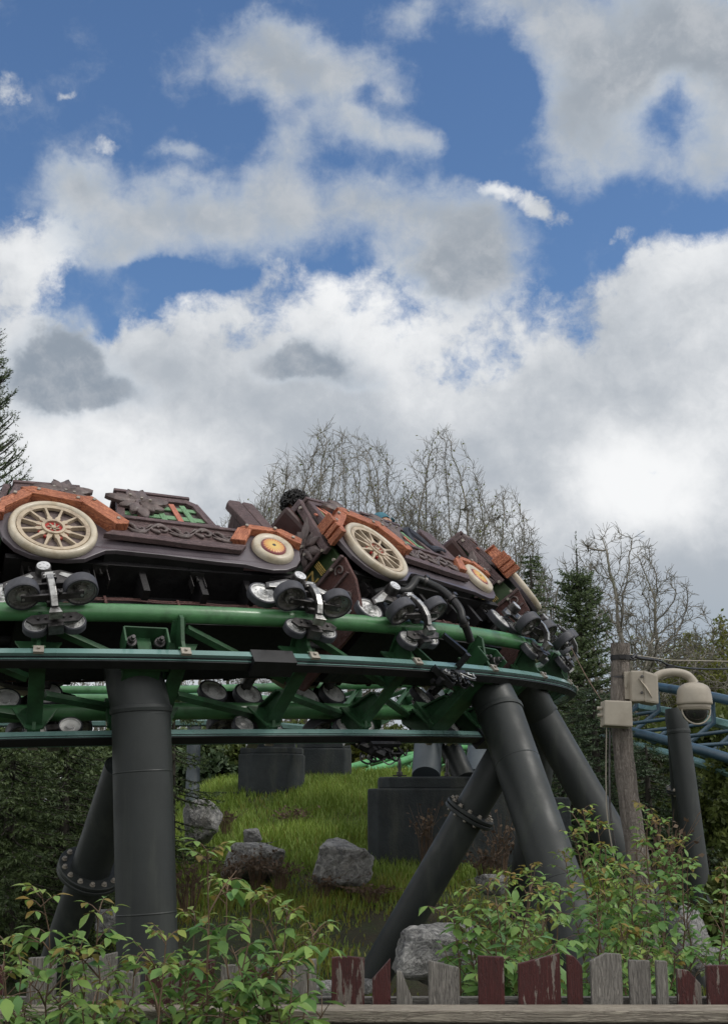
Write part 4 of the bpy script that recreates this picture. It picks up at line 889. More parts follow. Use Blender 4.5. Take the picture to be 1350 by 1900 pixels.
rock(212, 1715, 66, 50, 12.5, 51, 'grey boulder glimpsed between the left pillar and its back leg'); rock(1212, 1838, 40, 56, 9.3, 60, 'small pale stone behind the two narrow grey pickets'); rock(1340, 1800, 60, 80, 11.8, 63, 'dark-shadowed boulder at the right edge behind the fence')
rock(690, 1838, 60, 40, 11.6, 71, 'low stone at the foot of the diagonal strut')

# ------------------------------------------------------------------ fence
YF = 4.0
fz = at(600, 1872, YF).z
fence = thing('fence', (0, YF, 0), 'weathered wooden picket fence with grey and dark red boards along the bottom', 'fence')
def px_x(px, Y, py=1800): return at(px, py, Y).x
obj('top_rail', MB().box((0, 0, fz-.012), (5.2, .12, .032), grain=0).shift((0, 0, 0)), 'rail_wood', fence, .004)
obj('front_rail', MB().box((0, -.035, fz-.105), (5.2, .04, .145), grain=0), 'rail_wood', fence, .004)
obj('back_rail', MB().box((0, .135, fz-.03), (5.2, .035, .09), grain=0), 'grey_wood', fence, .003)
for x in (-1.7, .12, 1.95): obj('post', MB().box((x, .02, (fz-.05)/2-.1), (.09, .07, fz-.06+.2), grain=2), 'grey_wood', fence, .004)
obj('back_rail', MB().box((0, .135, .25), (5.2, .035, .09), grain=0), 'grey_wood', fence, .003)
YP = YF+.09
pk = [(-40, 8, [1795, 1790], 'maroon_worn', 'red picket half cut by the left edge'), (53, 105, [1777, 1774], 'grey_wood', 0), (133, 217, [1786, 1766], 'grey_wood', 'wide bare picket with slanted top'), (222, 262, [1800, 1805], 'grey_wood', 0), (270, 345, [1792, 1779], 'maroon_worn', 0), (347, 398, [1780, 1781], 'maroon_board', 0), (410, 452, [1790, 1790], 'grey_wood', 0), (462, 505, [1790, 1794], 'maroon_worn', 0), (510, 587, [1782, 1779], 'grey_wood', 0),
      (615, 676, [1776, 1774, 1777], 'maroon_worn', 'red picket with paint peeling from the grain'), (690, 724, [1816, 1778], 'maroon_board', 'narrow red picket cut steeply'), (735, 764, [1800, 1802, 1828, 1852], 'grey_wood', 'narrow bare picket with concave cut'), (794, 851, [1781, 1795], 'grey_wood', 0),
      (886, 934, [1773, 1775], 'maroon_board', 0), (960, 1038, [1788, 1768], 'maroon_board', 'wide red picket with splintered left edge'), (1050, 1079, [1770, 1774, 1792], 'maroon_board', 0), (1094, 1152, [1783, 1768, 1770], 'grey_wood', 'bare picket with strong cathedral grain'), (1165, 1205, [1781, 1782], 'grey_wood', 0), (1215, 1236, [1782, 1783], 'grey_wood', 0),
      (1253, 1297, [1797, 1800, 1826], 'maroon_worn', 'short red picket with flaking paint'), (1308, 1372, [1791, 1790], 'maroon_board', 0), (1385, 1450, [1780, 1785], 'grey_wood', 0)]
for i, (xa, xb, tops, mt_, lb) in enumerate(pk):
    A_, B_ = px_x(xa, YP), px_x(xb, YP); n = len(tops); rr = random.Random(i)
    top = [(A_+(B_-A_)*k/(n-1), at(675, tp, YP).z) for k, tp in enumerate(tops)]; 
    poly = [(A_+rr.uniform(-.004, .004), .12), (B_+rr.uniform(-.004, .004), .12)]+top[::-1]
    p_ = obj('picket', MB().prism(poly, YP-YF-.011+rr.uniform(-.003, .003), YP-YF+.012, grain=(0, 1)), mt_, fence, .003)
    if lb: p_['label'] = lb

# ------------------------------------------------------------------ wooden pole, camera, boxes, cable
YQ = 8.0
pts = [at(*p, YQ) for p in ((1212, 1850), (1208, 1780), (1197, 1700), (1184, 1600), (1168, 1500), (1156, 1400), (1150.5, 1300), (1150, 1194))]
zz = [p.z for p in pts]; pr = smooth_path(pts, 5)
pole = thing('wooden_pole', (pts[0].x, YQ, 0), 'weathered round timber pole carrying a dome camera and a beige box', 'pole')
L_ = len(pr); mb = MB().tube(pr, [.068-.013*i/L_+.0025*math.sin(i*1.7) for i in range(L_)], 26); wobj('shaft', mb, 'pole_wood', pole)
bt = at(1150.5, 1221, YQ); wobj('band', MB().lathe([(.054, -.016), (.060, -.015), (.060, .015), (.054, .016)], bt, (0, 0, 1), 28).box(bt+Vector((0, -.062, 0)), (.04, .012, .022)), 'black_steel', pole)
for py in (1257, 1286): b_ = at(1151, py, YQ); wobj('clamp_strap', MB().lathe([(.054, -.007), (.058, -.006), (.058, .006), (.054, .007)], b_, (0, 0, 1), 28), 'dark_steel', pole)
cpts = [at(*p, YQ-.03) for p in ((1131, 1345), (1130, 1400), (1130, 1460), (1133, 1520), (1150, 1620), (1176, 1740), (1190, 1860))]
cd_ = thing('conduit', (cpts[-1].x, cpts[-1].y, 0), 'thin dark cable running down the left side of the timber pole', 'cable'); wobj('cable_run', MB().tube(smooth_path(cpts, 5), .006, 8), 'dark_steel', cd_); wobj('cable_run', MB().tube([p+Vector((-.016, .02, 0)) for p in smooth_path(cpts, 5)], .004, 6), 'beige_plastic', cd_)
k8 = px2m(1, YQ)
jb = at(1141, 1324, YQ-.12)
jn = thing('junction_box', jb+Vector((0, .06, -.08)), 'small beige box strapped to the timber pole below the camera mount', 'junction box')
wobj('housing', MB().prism([(jb.x-24*k8, jb.z-22*k8), (jb.x+27*k8, jb.z-25*k8), (jb.x+27*k8, jb.z+21*k8), (jb.x-22*k8, jb.z+23*k8)], jb.y-.06, jb.y+.05), 'beige_plastic', jn, bevel=.008)
wobj('lid_seam', MB().prism([(jb.x-25*k8, jb.z-23.5*k8), (jb.x+28*k8, jb.z-26.5*k8), (jb.x+28*k8, jb.z+19*k8), (jb.x-23*k8, jb.z+21.5*k8)], jb.y+.052, jb.y+.064), 'beige_plastic', jn, bevel=.003)
wobj('cable_gland', MB().cyl(jb+Vector((-.09, 0, .03)), (1, 0, 0), .011, .03, 12).cyl(jb+Vector((-.09, 0, -.01)), (1, 0, 0), .011, .03, 12), 'beige_plastic', jn)
dc = thing('dome_camera', at(1160, 1275, YQ), 'beige dome surveillance camera hanging from a curved arm on the timber pole', 'surveillance camera')
wobj('mount_plate', MB().box(at(1161, 1273, YQ-.03), (11*k8, .10, 50*k8)).box(at(1160, 1271, YQ-.085), (4*k8, .01, 10*k8)), 'beige_plastic', dc, bevel=.002)
bx = at(1178, 1275, YQ-.06)
wobj('back_box', MB().box(bx, (24*k8, .16, 56*k8)), 'beige_plastic', dc, bevel=.01)
wobj('wall_bracket', MB().prism([(bx.x+10*k8, bx.z-29*k8), (bx.x+36*k8, bx.z-33*k8), (bx.x+37*k8, bx.z+20*k8), (bx.x+10*k8, bx.z+29*k8)], bx.y-.085, bx.y+.085), 'beige_plastic', dc, bevel=.012)
for (dx, dz) in ((12, 20), (12, -10)): wobj('screw', MB().cyl(at(1178+dx, 1275-dz, YQ-.147), (0, 1, 0), .008, .012, 10), 'dark_steel', dc)
ap = [at(*p, YQ-.07) for p in ((1192, 1280), (1200, 1274), (1210, 1262), (1222, 1252), (1238, 1248), (1256, 1248), (1272, 1252), (1281, 1259), (1286, 1268))]
aps = smooth_path(ap, 5); na = len(aps)
def arad(i):
    t_ = i/na; return (.078*(1-t_/.28)**1.6+.024) if t_ < .28 else .024+(.008*max(0, (t_-.85)/.15))
wobj('curved_arm', MB().tube(aps, [arad(i) for i in range(na)], 22), 'beige_plastic', dc)
dm = at(1286.5, 1290, YQ-.07)
hs = wobj('dome_housing', MB().lathe([(0, .075), (.028, .074), (.055, .068), (.082, .052), (.095, .030), (.100, .0), (.104, -.040), (.104, -.052), (.098, -.056), (.0, -.056)], dm, (0, 0, 1), 40, sharp=False), 'beige_plastic', dc)
wobj('dome_ring', MB().lathe([(.094, -.052), (.094, -.070), (.088, -.084), (.080, -.090)], dm, (0, 0, 1), 40), 'beige_plastic', dc, hs)
wobj('clear_dome', MB().lathe([(.076, -.075), (.076, -.10), (.068, -.130), (.045, -.152), (.02, -.161), (0, -.163)], dm, (0, 0, 1), 36, sharp=False), 'dome_glass', dc, hs)
wobj('dome_rim', MB().tube([dm+Vector((.082*math.cos(a), -.03-.02*math.sin(-a), -.085+.085*math.sin(a))) for a in np.linspace(math.pi, 2*math.pi, 20)], .005, 8), 'beige_plastic', dc, hs)
kp = [at(*p) for p in ((1165, 1220, YQ-.03), (1172, 1224, YQ-.03), (1182, 1222, YQ), (1205, 1223, YQ+.1), (1225, 1227, YQ+.2), (1240, 1234, YQ+.3), (1280, 1240, YQ+.6), (1350, 1241, YQ+1.2), (1460, 1232, YQ+2.2))]
ow = thing('overhead_cable', kp[0], 'black overhead cable running off the pole top to the right', 'cable'); wobj('wire', MB().tube(smooth_path(kp, 8), .006, 8), 'black_rubber', ow)
wobj('cable_dead_end', MB().tube(smooth_path([at(1172, 1222, YQ-.03), at(1178, 1216, YQ), at(1184, 1221, YQ), at(1210, 1224, YQ+.1)], 6), .010, 8).box(at(1242, 1239, YQ+.3), (.05, .03, .03)), 'black_rubber', ow)
w2 = thing('thin_wire', at(1242, 1225, 9), 'thin pale wire just above the black overhead cable', 'wire'); wobj('wire', MB().tube([at(1160, 1213, 8.1), at(1242, 1225, 8.6), at(1350, 1227, 9.5), at(1470, 1226, 10.5)], .003, 6), 'beige_plastic', w2)
w3 = thing('stay_wire', at(1056, 1195, 8.6), 'thin rusty wire slanting down to the beige box', 'wire'); wobj('wire', MB().tube(smooth_path([at(1058, 1200, 9.2), at(1085, 1252, 8.6), at(1114, 1298, 8)], 4), .003, 6), 'stem_red', w3)
# ------------------------------------------------------------------ vegetation generators
def bare_tree(name, base, h, spread, label, width=None, cat='tree', seed=1, stems=4, r0=.16, lvl=5, buds=0, up=.55, budcol='bud_leaf', group=None, lean=(0, 0), mt='bark', split0=.12, twig=.010, natt=5200, lo=.22):
    """crown grown toward points scattered in its envelope, so limbs fork and taper like a real tree"""
    rg = np.random.default_rng(seed); rr = random.Random(seed); root = thing(name, base, label, cat, group); W_ = (width or h*.5)/2
    A = rg.uniform(-1, 1, (natt*4, 3)); A[:, 2] = rg.uniform(0, 1, natt*4); r_ = np.hypot(A[:, 0], A[:, 1]); env = np.sin(np.clip(A[:, 2], 0, 1)**.75*math.pi*.93+.15)**.7
    A = A[(r_ < env) & (r_ > env*.25*rg.random(len(r_)))][:natt]; lump = np.array([noise.noise(Vector(a*2.3)+Vector((seed, 0, 0))) for a in A]); A = A[lump > -.22]
    A = np.stack([A[:, 0]*W_+lean[0]*A[:, 2], A[:, 1]*W_+lean[1]*A[:, 2], h*(lo+(1-lo)*A[:, 2])], 1)
    step = h*.0115; nodes = []; par = []
    hs = h*split0
    for s_ in range(stems):
        a = 2*math.pi*s_/stems+rr.uniform(-.4, .4); prev = -1; d = Vector((math.cos(a)*.16*spread, math.sin(a)*.16*spread, 1)).normalized(); p = Vector((0, 0, 0))
        if split0 > .1 and s_ > 0: p = Vector(nodes[int(hs/step)]); prev = int(hs/step); d = Vector((math.cos(a)*.45*spread, math.sin(a)*.45*spread, 1)).normalized()
        if prev < 0: nodes.append(tuple(p)); par.append(-1); prev = len(nodes)-1
        for i in range(int(h*(lo+.1)/step)):
            p = p+(d+Vector((rr.gauss(0, .10), rr.gauss(0, .10), 0)))*step; nodes.append(tuple(p)); par.append(prev); prev = len(nodes)-1
    nodes = [np.array(n_) for n_ in nodes]; X = np.array(nodes); D2 = ((A[:, None]-X[None])**2).sum(2); near = D2.argmin(1); best = D2.min(1); alive = np.ones(len(A), bool); kill = (step*1.35)**2
    for it in range(190):
        if not alive.any(): break
        ids = np.where(alive)[0]; V = A[ids]-X[near[ids]]; V /= np.linalg.norm(V, axis=1)[:, None]+1e-9; acc = np.zeros((len(X), 3)); np.add.at(acc, near[ids], V); g_ = np.unique(near[ids]); dd = acc[g_]/(np.linalg.norm(acc[g_], axis=1)[:, None]+1e-9)+np.array([0, 0, .36*up])+rg.normal(0, .13, (len(g_), 3)); dd /= np.linalg.norm(dd, axis=1)[:, None]
        new = X[g_]+dd*step; o = len(X); X = np.concatenate([X, new]); par += list(g_); d2 = ((A[:, None]-new[None])**2).sum(2); nb = d2.min(1); na_ = d2.argmin(1); m_ = nb < best; best[m_] = nb[m_]; near[m_] = na_[m_]+o; alive &= best > kill
        if len(X) > 16000: break
    n = len(X); par = np.array(par); ch = [[] for _ in range(n)]
    for i in range(n):
        if par[i] >= 0: ch[par[i]].append(i)
    rad = np.zeros(n)
    for i in range(n-1, -1, -1):
        rad[i] = (twig*.5)**2.3 if not ch[i] else sum(rad[c] for c in ch[i])
    rad = rad**(1/2.3); rad = np.minimum(rad*(r0/max(rad[0], 1e-6))**.5 if rad[0] > r0 else rad, r0)
    mb = MB(); tw = MB(); tips = []
    starts = [(i, -1) for i in range(n) if par[i] < 0]
    while starts:
        i, p = starts.pop(); path = ([p] if p >= 0 else [])+[i]
        while ch[path[-1]]:
            c_ = sorted(ch[path[-1]], key=lambda c: -rad[c]); starts += [(q_, path[-1]) for q_ in c_[1:]]; path.append(c_[0])
        pts = [Vector(X[k]) for k in path]; rs = [rad[k] for k in path]; 
        if p >= 0: rs[0] = rs[1]
        if p < 0: pts[0] = pts[0]-Vector((0, 0, .6)); rs[0] *= 1.3
        big = rs[1 if len(rs) > 1 else 0] > twig*3; (mb if big and p < 0 else tw).tube(pts, rs, 7 if big else (4 if rs[0] > twig else 3), caps=False)
        for k in range(2 if len(path) > 2 else 1, len(path)):
            if rs[k] < twig*2.2 and rr.random() < .9:      # finest twigs
                for _ in range(rr.choice((2, 3, 3))):
                    d = (pts[k]-pts[k-1]).normalized(); e = (Matrix.Rotation(rr.uniform(0, 6.283), 3, d) @ d.orthogonal()).normalized(); q_ = pts[k]; L = step*rr.uniform(1.4, 3.4); dv = (d*.7+e*rr.uniform(.4, .9)+Vector((0, 0, .25*up))).normalized(); q2 = q_+dv*L*.5+Vector((rr.gauss(0, .1), rr.gauss(0, .1), rr.gauss(0, .1)))*L*.3; q3 = q2+(dv+Vector((rr.gauss(0, .3), rr.gauss(0, .3), rr.gauss(0, .2)))).normalized()*L*.5
                    tw.tube([q_, q2, q3], [twig*.42, twig*.36, twig*.28], 3, caps=False); tips += [q2, q3]
    obj('trunk', mb, mt, root); obj('crown', tw, mt, root)
    if buds and tips:
        B = np.array([tuple(b_) for b_ in tips]); idx = rng.integers(0, len(B), buds); leaf_cloud('young_leaves', B[idx]+rng.normal(0, .05, (buds, 3)), .03+.025*rng.random(buds), budcol, root)
    return root
def leaf_cloud(name, C, S, mtl, parent, flat=.0, tint=None, asp=1.8):
    n = len(C); q_ = rng.normal(size=(n, 3)); q_[:, 2] += flat; q_ /= np.linalg.norm(q_, axis=1)[:, None]; a = rng.normal(size=(n, 3)); a -= q_*(a*q_).sum(1)[:, None]; a /= np.linalg.norm(a, axis=1)[:, None]; b_ = np.cross(q_, a)
    S = S[:, None]; V = np.stack([C-a*S*asp/2, C+b_*S/2+q_*S*.1, C+a*S*asp/2-q_*S*.15, C-b_*S/2+q_*S*.1], 1).reshape(-1, 3)
    Fq = np.arange(n*4).reshape(-1, 4); t_ = np.zeros((n, 4, 3)); t_[:, :, 0] = (rng.random(n) if tint is None else tint)[:, None]
    return npmesh(name, V, Fq, mtl, parent, tint=t_.reshape(-1, 3))
def conifer(name, base, h, rad, label, seed=1, cat='conifer tree', mtl='needle', z_lo=.03, nl=.055, dens=1., droop=.25, tipup=.0, group=None, leader=0., pw=.85, az=None, wisp=0., nw=.007, tw=.12):
    rr = random.Random(seed); rg = np.random.default_rng(seed); root = thing(name, base, label, cat, group); tr = MB(); br = MB()
    tr.tube([Vector((0, 0, -.5)), Vector((0, 0, h*.5)), Vector((0, 0, h*(1-leader*.3)))], [rad*.09+.02, rad*.05+.012, .008], 9)
    twp = []; twd = []; twl = []
    nb = int(h/ .085*dens*3.2*min(1, rad)**.3); 
    for k in range(nb):
        t_ = z_lo+(1-z_lo-leader)*((k+rr.random())/nb); z = h*t_; L = rad*max(.04, (1-t_/(1-leader*.6)))**pw*rr.uniform(.72, 1.12)+.05
        a = rr.uniform(0, 6.283) if az is None else rr.uniform(*az); e = Vector((math.cos(a), math.sin(a), 0)); n = max(3, int(L/.11)); pts = []
        for i in range(n+1):
            s_ = i/n; zz_ = z-droop*L*s_*(1-.4*s_)+tipup*L*s_*s_; pts.append(Vector((e.x*L*s_, e.y*L*s_, zz_))+Vector((rr.gauss(0, .01), rr.gauss(0, .01), 0))*L)
        br.tube(pts, [.006+.008*L*(1-i/n) for i in range(n+1)], 4, caps=False)
        for i in range(1, n+1):
            d = (pts[i]-pts[i-1]).normalized(); side = d.cross(Vector((0, 0, 1))).normalized()
            if i < n: twp.append(pts[i-1]); twd.append(d); twl.append((pts[i]-pts[i-1]).length*1.1)
            for s2 in (-1, 1):
                ln = tw*rr.uniform(.6, 1.4)*(1.25-.7*i/n)*(1 if rad > .8 else .75)+.03; dd = (d*.75+side*s2*.75+Vector((0, 0, rr.uniform(-.25, .25)+tipup*.8-wisp*.7))).normalized(); twp.append(pts[i]); twd.append(dd); twl.append(ln)
                if rr.random() < .6: twp.append(pts[i]); twd.append((d*.4+side*s2*.5+Vector((0, 0, rr.uniform(-.7, .7)-wisp))).normalized()); twl.append(ln*.7)
        twp.append(pts[-1]); twd.append((pts[-1]-pts[-2]).normalized()+Vector((0, 0, tipup*.6))); twl.append(.09)
    if leader:
        z = h*(1-leader*1.05)
        while z < h: twp.append(Vector((0, 0, z))); twd.append(Vector((0, 0, 1))); twl.append(.12); z += .1
    obj('trunk', tr, 'bark_dark', root); obj('limbs', br, 'bark_dark', root)
    Pn = np.array([tuple(p) for p in twp]); D = np.array([tuple(Vector(d).normalized()) for d in twd]); Ln = np.array(twl)
    cnt = np.maximum(5, (Ln/.0105).astype(int)); idx = np.repeat(np.arange(len(Ln)), cnt); m_ = len(idx); s_ = rg.random(m_)
    c_ = Pn[idx]+D[idx]*(Ln[idx]*s_)[:, None]; q_ = rg.normal(size=(m_, 3)); q_ -= D[idx]*(q_*D[idx]).sum(1)[:, None]; q_ /= np.linalg.norm(q_, axis=1)[:, None]
    nd = q_*.85+D[idx]*.75; ll = nl*(.6+.5*rg.random(m_))*(1-.35*s_); w_ = np.cross(nd, D[idx]); w_ /= np.linalg.norm(w_, axis=1)[:, None]; w_ *= nw*.5
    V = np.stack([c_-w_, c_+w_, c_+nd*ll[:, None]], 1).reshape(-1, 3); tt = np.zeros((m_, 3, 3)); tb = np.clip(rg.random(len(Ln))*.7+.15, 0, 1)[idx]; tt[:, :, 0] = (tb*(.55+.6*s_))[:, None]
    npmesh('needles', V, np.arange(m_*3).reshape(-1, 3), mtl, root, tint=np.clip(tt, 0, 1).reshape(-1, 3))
    return root
def bush(name, base, rx, rz, label, n=9000, size=.05, mtl='hedge_leaf', seed=1, cat='shrub', group=None, clumps=22, stems=True, ry=None):
    rg = np.random.default_rng(seed); rr = random.Random(seed); root = thing(name, base, label, cat, group); ry = ry or rx; cl = []
    st = MB()
    for k in range(clumps):
        a = rr.uniform(0, 6.283); r = rr.random()**.5; z = rr.uniform(.12, 1)**.8; w_ = (1-(z-.45)**2*1.6); p = Vector((math.cos(a)*r*rx*w_, math.sin(a)*r*ry*w_, z*rz*.92)); cl.append((p, rr.uniform(.14, .30)*min(rx, rz)))
        st.tube([Vector((p.x*.1, p.y*.1, -.2)), Vector((p.x*.45, p.y*.45, p.z*.55)), p, p+Vector((p.x*.1, p.y*.1, rr.uniform(.1, .35)*rz*.3))], [.02, .014, .007, .002], 4, caps=False)
    C = []; T_ = []
    for (p, r) in cl:
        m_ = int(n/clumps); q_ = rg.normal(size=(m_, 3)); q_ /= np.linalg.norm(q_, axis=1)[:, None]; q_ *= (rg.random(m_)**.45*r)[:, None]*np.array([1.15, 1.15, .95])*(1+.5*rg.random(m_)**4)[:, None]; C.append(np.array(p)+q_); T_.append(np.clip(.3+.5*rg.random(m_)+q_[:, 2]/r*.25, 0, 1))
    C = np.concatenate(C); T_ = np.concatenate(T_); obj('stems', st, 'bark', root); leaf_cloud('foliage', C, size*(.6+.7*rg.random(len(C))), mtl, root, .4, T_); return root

# ------------------------------------------------------------------ bare trees against the sky
def gp(px, py, Y, z=None):
    p = at(px, py if Y < 18 else 1090, Y); return Vector((p.x, Y, gh(p.x, Y) if z is None else z))
def tree_h(px, top, Y): return at(px, top, Y).z-gh(at(px, top, Y).x, Y)
BT = 'bare trees behind the coaster'
bare_tree('bare_tree', gp(625, 1400, 34), tree_h(600, 792, 34), .95, 'tall multi-stemmed bare tree with the widest twiggy crown, above the middle of the train', width=6.4, seed=5, stems=7, r0=.20, lvl=6, up=.8, group=BT, split0=.06, twig=.0115, buds=900)
bare_tree('bare_tree', gp(540, 1400, 37), tree_h(540, 835, 37), .9, 'bare tree filling the left side of the wide twiggy crown', width=3.6, seed=15, stems=5, r0=.18, lvl=6, up=.7, group=BT, split0=.06, twig=.011, buds=500)
bare_tree('bare_tree', gp(825, 1400, 33), tree_h(830, 795, 33), .55, 'upright bare tree with steep branches, right of the widest crown', width=3.4, seed=9, stems=6, r0=.18, lvl=6, up=1., group=BT, split0=.06, twig=.011, buds=700)
bare_tree('bare_tree', gp(880, 1400, 30), tree_h(880, 905, 30), .9, 'lower bare tree spreading right behind the last ride car', width=2.6, seed=27, stems=5, r0=.13, lvl=6, up=.3, group=BT, split0=.08, twig=.0105, lean=(.8, 0), buds=400)
bare_tree('bare_tree', gp(430, 1400, 38), tree_h(430, 915, 38), .8, 'small bare tree peeking over the first ride car', width=1.9, seed=31, stems=4, r0=.12, lvl=4, up=.5, group=BT, twig=.011, buds=300)
bare_tree('bare_tree', gp(1135, 1500, 24), tree_h(1135, 985, 24), .85, 'open bare tree with spreading limbs behind the timber pole', width=4.1, seed=42, stems=6, r0=.13, natt=3200, lvl=6, up=.1, group=BT, split0=.28, twig=.011)
bare_tree('bare_tree', gp(1000, 1500, 34), tree_h(1000, 1050, 34), .8, 'pale bare tree low between the last car and the dark spruce', width=1.9, seed=51, stems=4, r0=.12, lvl=4, up=.5, group=BT, twig=.011, mt='bark_pale')
for i, (px, top, Y, lb) in enumerate(((1205, 1165, 27, 'budding thicket tree just right of the timber pole'), (1275, 1175, 29, 'budding thicket tree above the dome camera'), (1340, 1150, 25, 'yellow-green budding tree at the right edge'), (1410, 1165, 26, 'budding tree just past the right edge'), (1170, 1215, 31, 'thin budding tree behind the pole top'))):
    bare_tree('budding_tree', gp(px, 1450, Y), tree_h(px, top, Y), .75, lb, seed=60+i, natt=2200, width=px2m(190, Y), lo=.1, stems=7, r0=.07, lvl=4, up=.5, group='budding trees on the right', twig=.011, split0=.05, buds=15000 if px > 1250 else 5000)
# ------------------------------------------------------------------ conifers
conifer('spruce_tree', Vector((at(-74, 1400, 14).x, 14, 0)), tree_h(-40, 585, 14), 1.25, 'tall spruce cut by the left edge, its tip rising above the first car', seed=3, dens=1.35, z_lo=.42, droop=-.12, tipup=.5, nl=.038, nw=.010, pw=.8, leader=.04, tw=.15)
for i, (px, top, Y, rd, lb) in enumerate(((20, 1385, 12.6, 1.25, 'dark spruce at the lower left edge'), (120, 1372, 13.6, 1.15, 'dark spruce between the left edge and the left pillar'), (215, 1400, 15.5, 1.0, 'dark spruce half hidden behind the left pillar'), (-90, 1340, 14.5, 1.6, 'dark spruce just beyond the left edge'), (318, 1425, 15.8, .62, 'small spruce right beside the left pillar'))):
    conifer('dark_spruce', gp(px, 1500, Y, .05 if px < 300 else None), at(px, top, Y).z-.0, rd, lb, seed=80+i, dens=1.9 if px != 318 else 1.1, droop=.32, nl=.05, nw=.014, pw=.5, group='dark spruces at lower left', wisp=.25, tw=.15)
conifer('slender_spruce', gp(1071, 1500, 20), tree_h(1071, 1000, 20), .82, 'slender dark spruce with a long bare leader, left of the timber pole', seed=101, dens=1.9, droop=.0, tipup=.25, nl=.055, nw=.018, pw=.62, leader=.13, mtl='needle', tw=.15)
conifer('slender_spruce', gp(1020, 1500, 19), tree_h(1020, 1170, 19), .8, 'lower dark spruce crowding the left side of the slender one', seed=102, dens=1.5, nl=.05, nw=.016, pw=.6, droop=.1)
conifer('slender_spruce', gp(985, 1500, 26), tree_h(985, 1030, 26), 1.3, 'dark spruce tip behind the far end of the train', seed=105, dens=.8, nl=.055, nw=.018, pw=.8, droop=.1)
for i, (px, top, Y, rd, lb) in enumerate(((1110, 1280, 17.5, 1.0, 'dark conifer filling the gap left of the timber pole'), (1205, 1385, 16.5, .85, 'blue-green conifer between timber pole and right column'), (1060, 1370, 16.5, .8, 'dark conifer behind the two leaning columns'), (1250, 1400, 18.5, .9, 'conifer behind the far right column'))):
    conifer('garden_conifer', gp(px, 1550, Y), tree_h(px, top, Y), rd, lb, seed=120+i, dens=1.6, mtl='needle_blue', nl=.045, nw=.013, pw=.5, group='conifers on the right')
# ------------------------------------------------------------------ background thicket under and behind the track
bk = [(330, 1395, 24, .9, 'needle', 'dark evergreen bush left of the crest footings'), (395, 1405, 23, .8, 'needle_blue', 'rounded evergreen bush by the low dark kerb'), (425, 1370, 30, 1.3, 'hedge_leaf', 'olive bush behind the crest footings'), (300, 1350, 28, 1.3, 'needle', 'dark bush behind the left pillar'), (520, 1350, 32, 1.5, 'hedge_leaf', 'olive thicket bush behind the left footing'), (620, 1352, 33, 1.6, 'hedge_leaf', 'olive thicket bush behind the right footing'), (710, 1362, 33, 1.5, 'bud_leaf', 'yellowish thicket bush over the mint track'), (790, 1358, 31, 1.5, 'hedge_leaf', 'thicket bush behind the biggest footing'), (870, 1350, 30, 1.4, 'hedge_leaf', 'thicket bush behind the diagonal strut'), (950, 1330, 28, 1.4, 'needle', 'dark bush between the leaning columns'),
      (180, 1340, 28, 1.8, 'needle', 'dark bush beyond the lower left spruces'), (60, 1330, 27, 2.0, 'needle', 'big dark bush beyond the left edge spruce'), (-60, 1330, 27, 2.0, 'needle', 'dark bush past the left edge')]
for i, (px, top, Y, rx, mt_, lb) in enumerate(bk):
    b_ = gp(px, 1450, Y); b_.z -= .2; bush('thicket_bush', b_, rx*1.15, at(px, top, Y).z-b_.z, lb, n=7000, size=.085, mtl=mt_, seed=200+i, group='bushes behind the bank')
for i, (px, top, Y, rx, lb) in enumerate(((1330, 1400, 17.5, .8, 'bright bamboo-like bush at the right edge'), (1400, 1380, 17.5, .9, 'bamboo-like bush past the right edge'), (1240, 1330, 22, 1.2, 'olive hedge bush below the blue track'), (1320, 1290, 22, 1.3, 'olive hedge bush at right behind the blue track'), (1400, 1280, 23, 1.5, 'olive hedge bush beyond the right edge'), (1165, 1330, 24, 1.1, 'hedge bush behind the timber pole'), (1395, 1560, 13, .5, 'low olive bush at right behind the boulders'))):
    b_ = gp(px, 1550, Y); b_.z -= .1; bush('hedge_bush', b_, rx, at(px, top, Y).z-b_.z, lb, n=9000 if Y < 18 else 8000, size=.05 if Y < 18 else .075, mtl='hedge_leaf', seed=300+i, group='hedge bushes on the right')
for i, (x, Y, hh) in enumerate([(-14+3.3*k+((k*37) % 5)*.3, 46+((k*53) % 7), 4.6+((k*29) % 5)*.35) for k in range(12)]):
    bare_tree('far_tree', Vector((x, Y, 1.0)), hh, 1.0, 'far bare tree in the row behind the park, seen through the track gaps', seed=400+i, stems=5, r0=.10, natt=1200, lvl=3, up=.5, group='far row of bare trees', twig=.02, split0=.05, buds=900)
for i, (px, top, Y, rx, lb) in enumerate(((1345, 1195, 24.5, 1.5, 'yellow-green leafing bush under the budding tree at the right edge'), (1262, 1235, 27, 1.5, 'yellow-green leafing bush behind the dome camera'))):
    b_ = gp(px, 1450, Y); bush('leafing_bush', b_, rx, at(px, top, Y).z-b_.z, lb, n=9000, size=.055, mtl='bud_leaf', seed=330+i, clumps=40, group='yellow-green bushes at right')
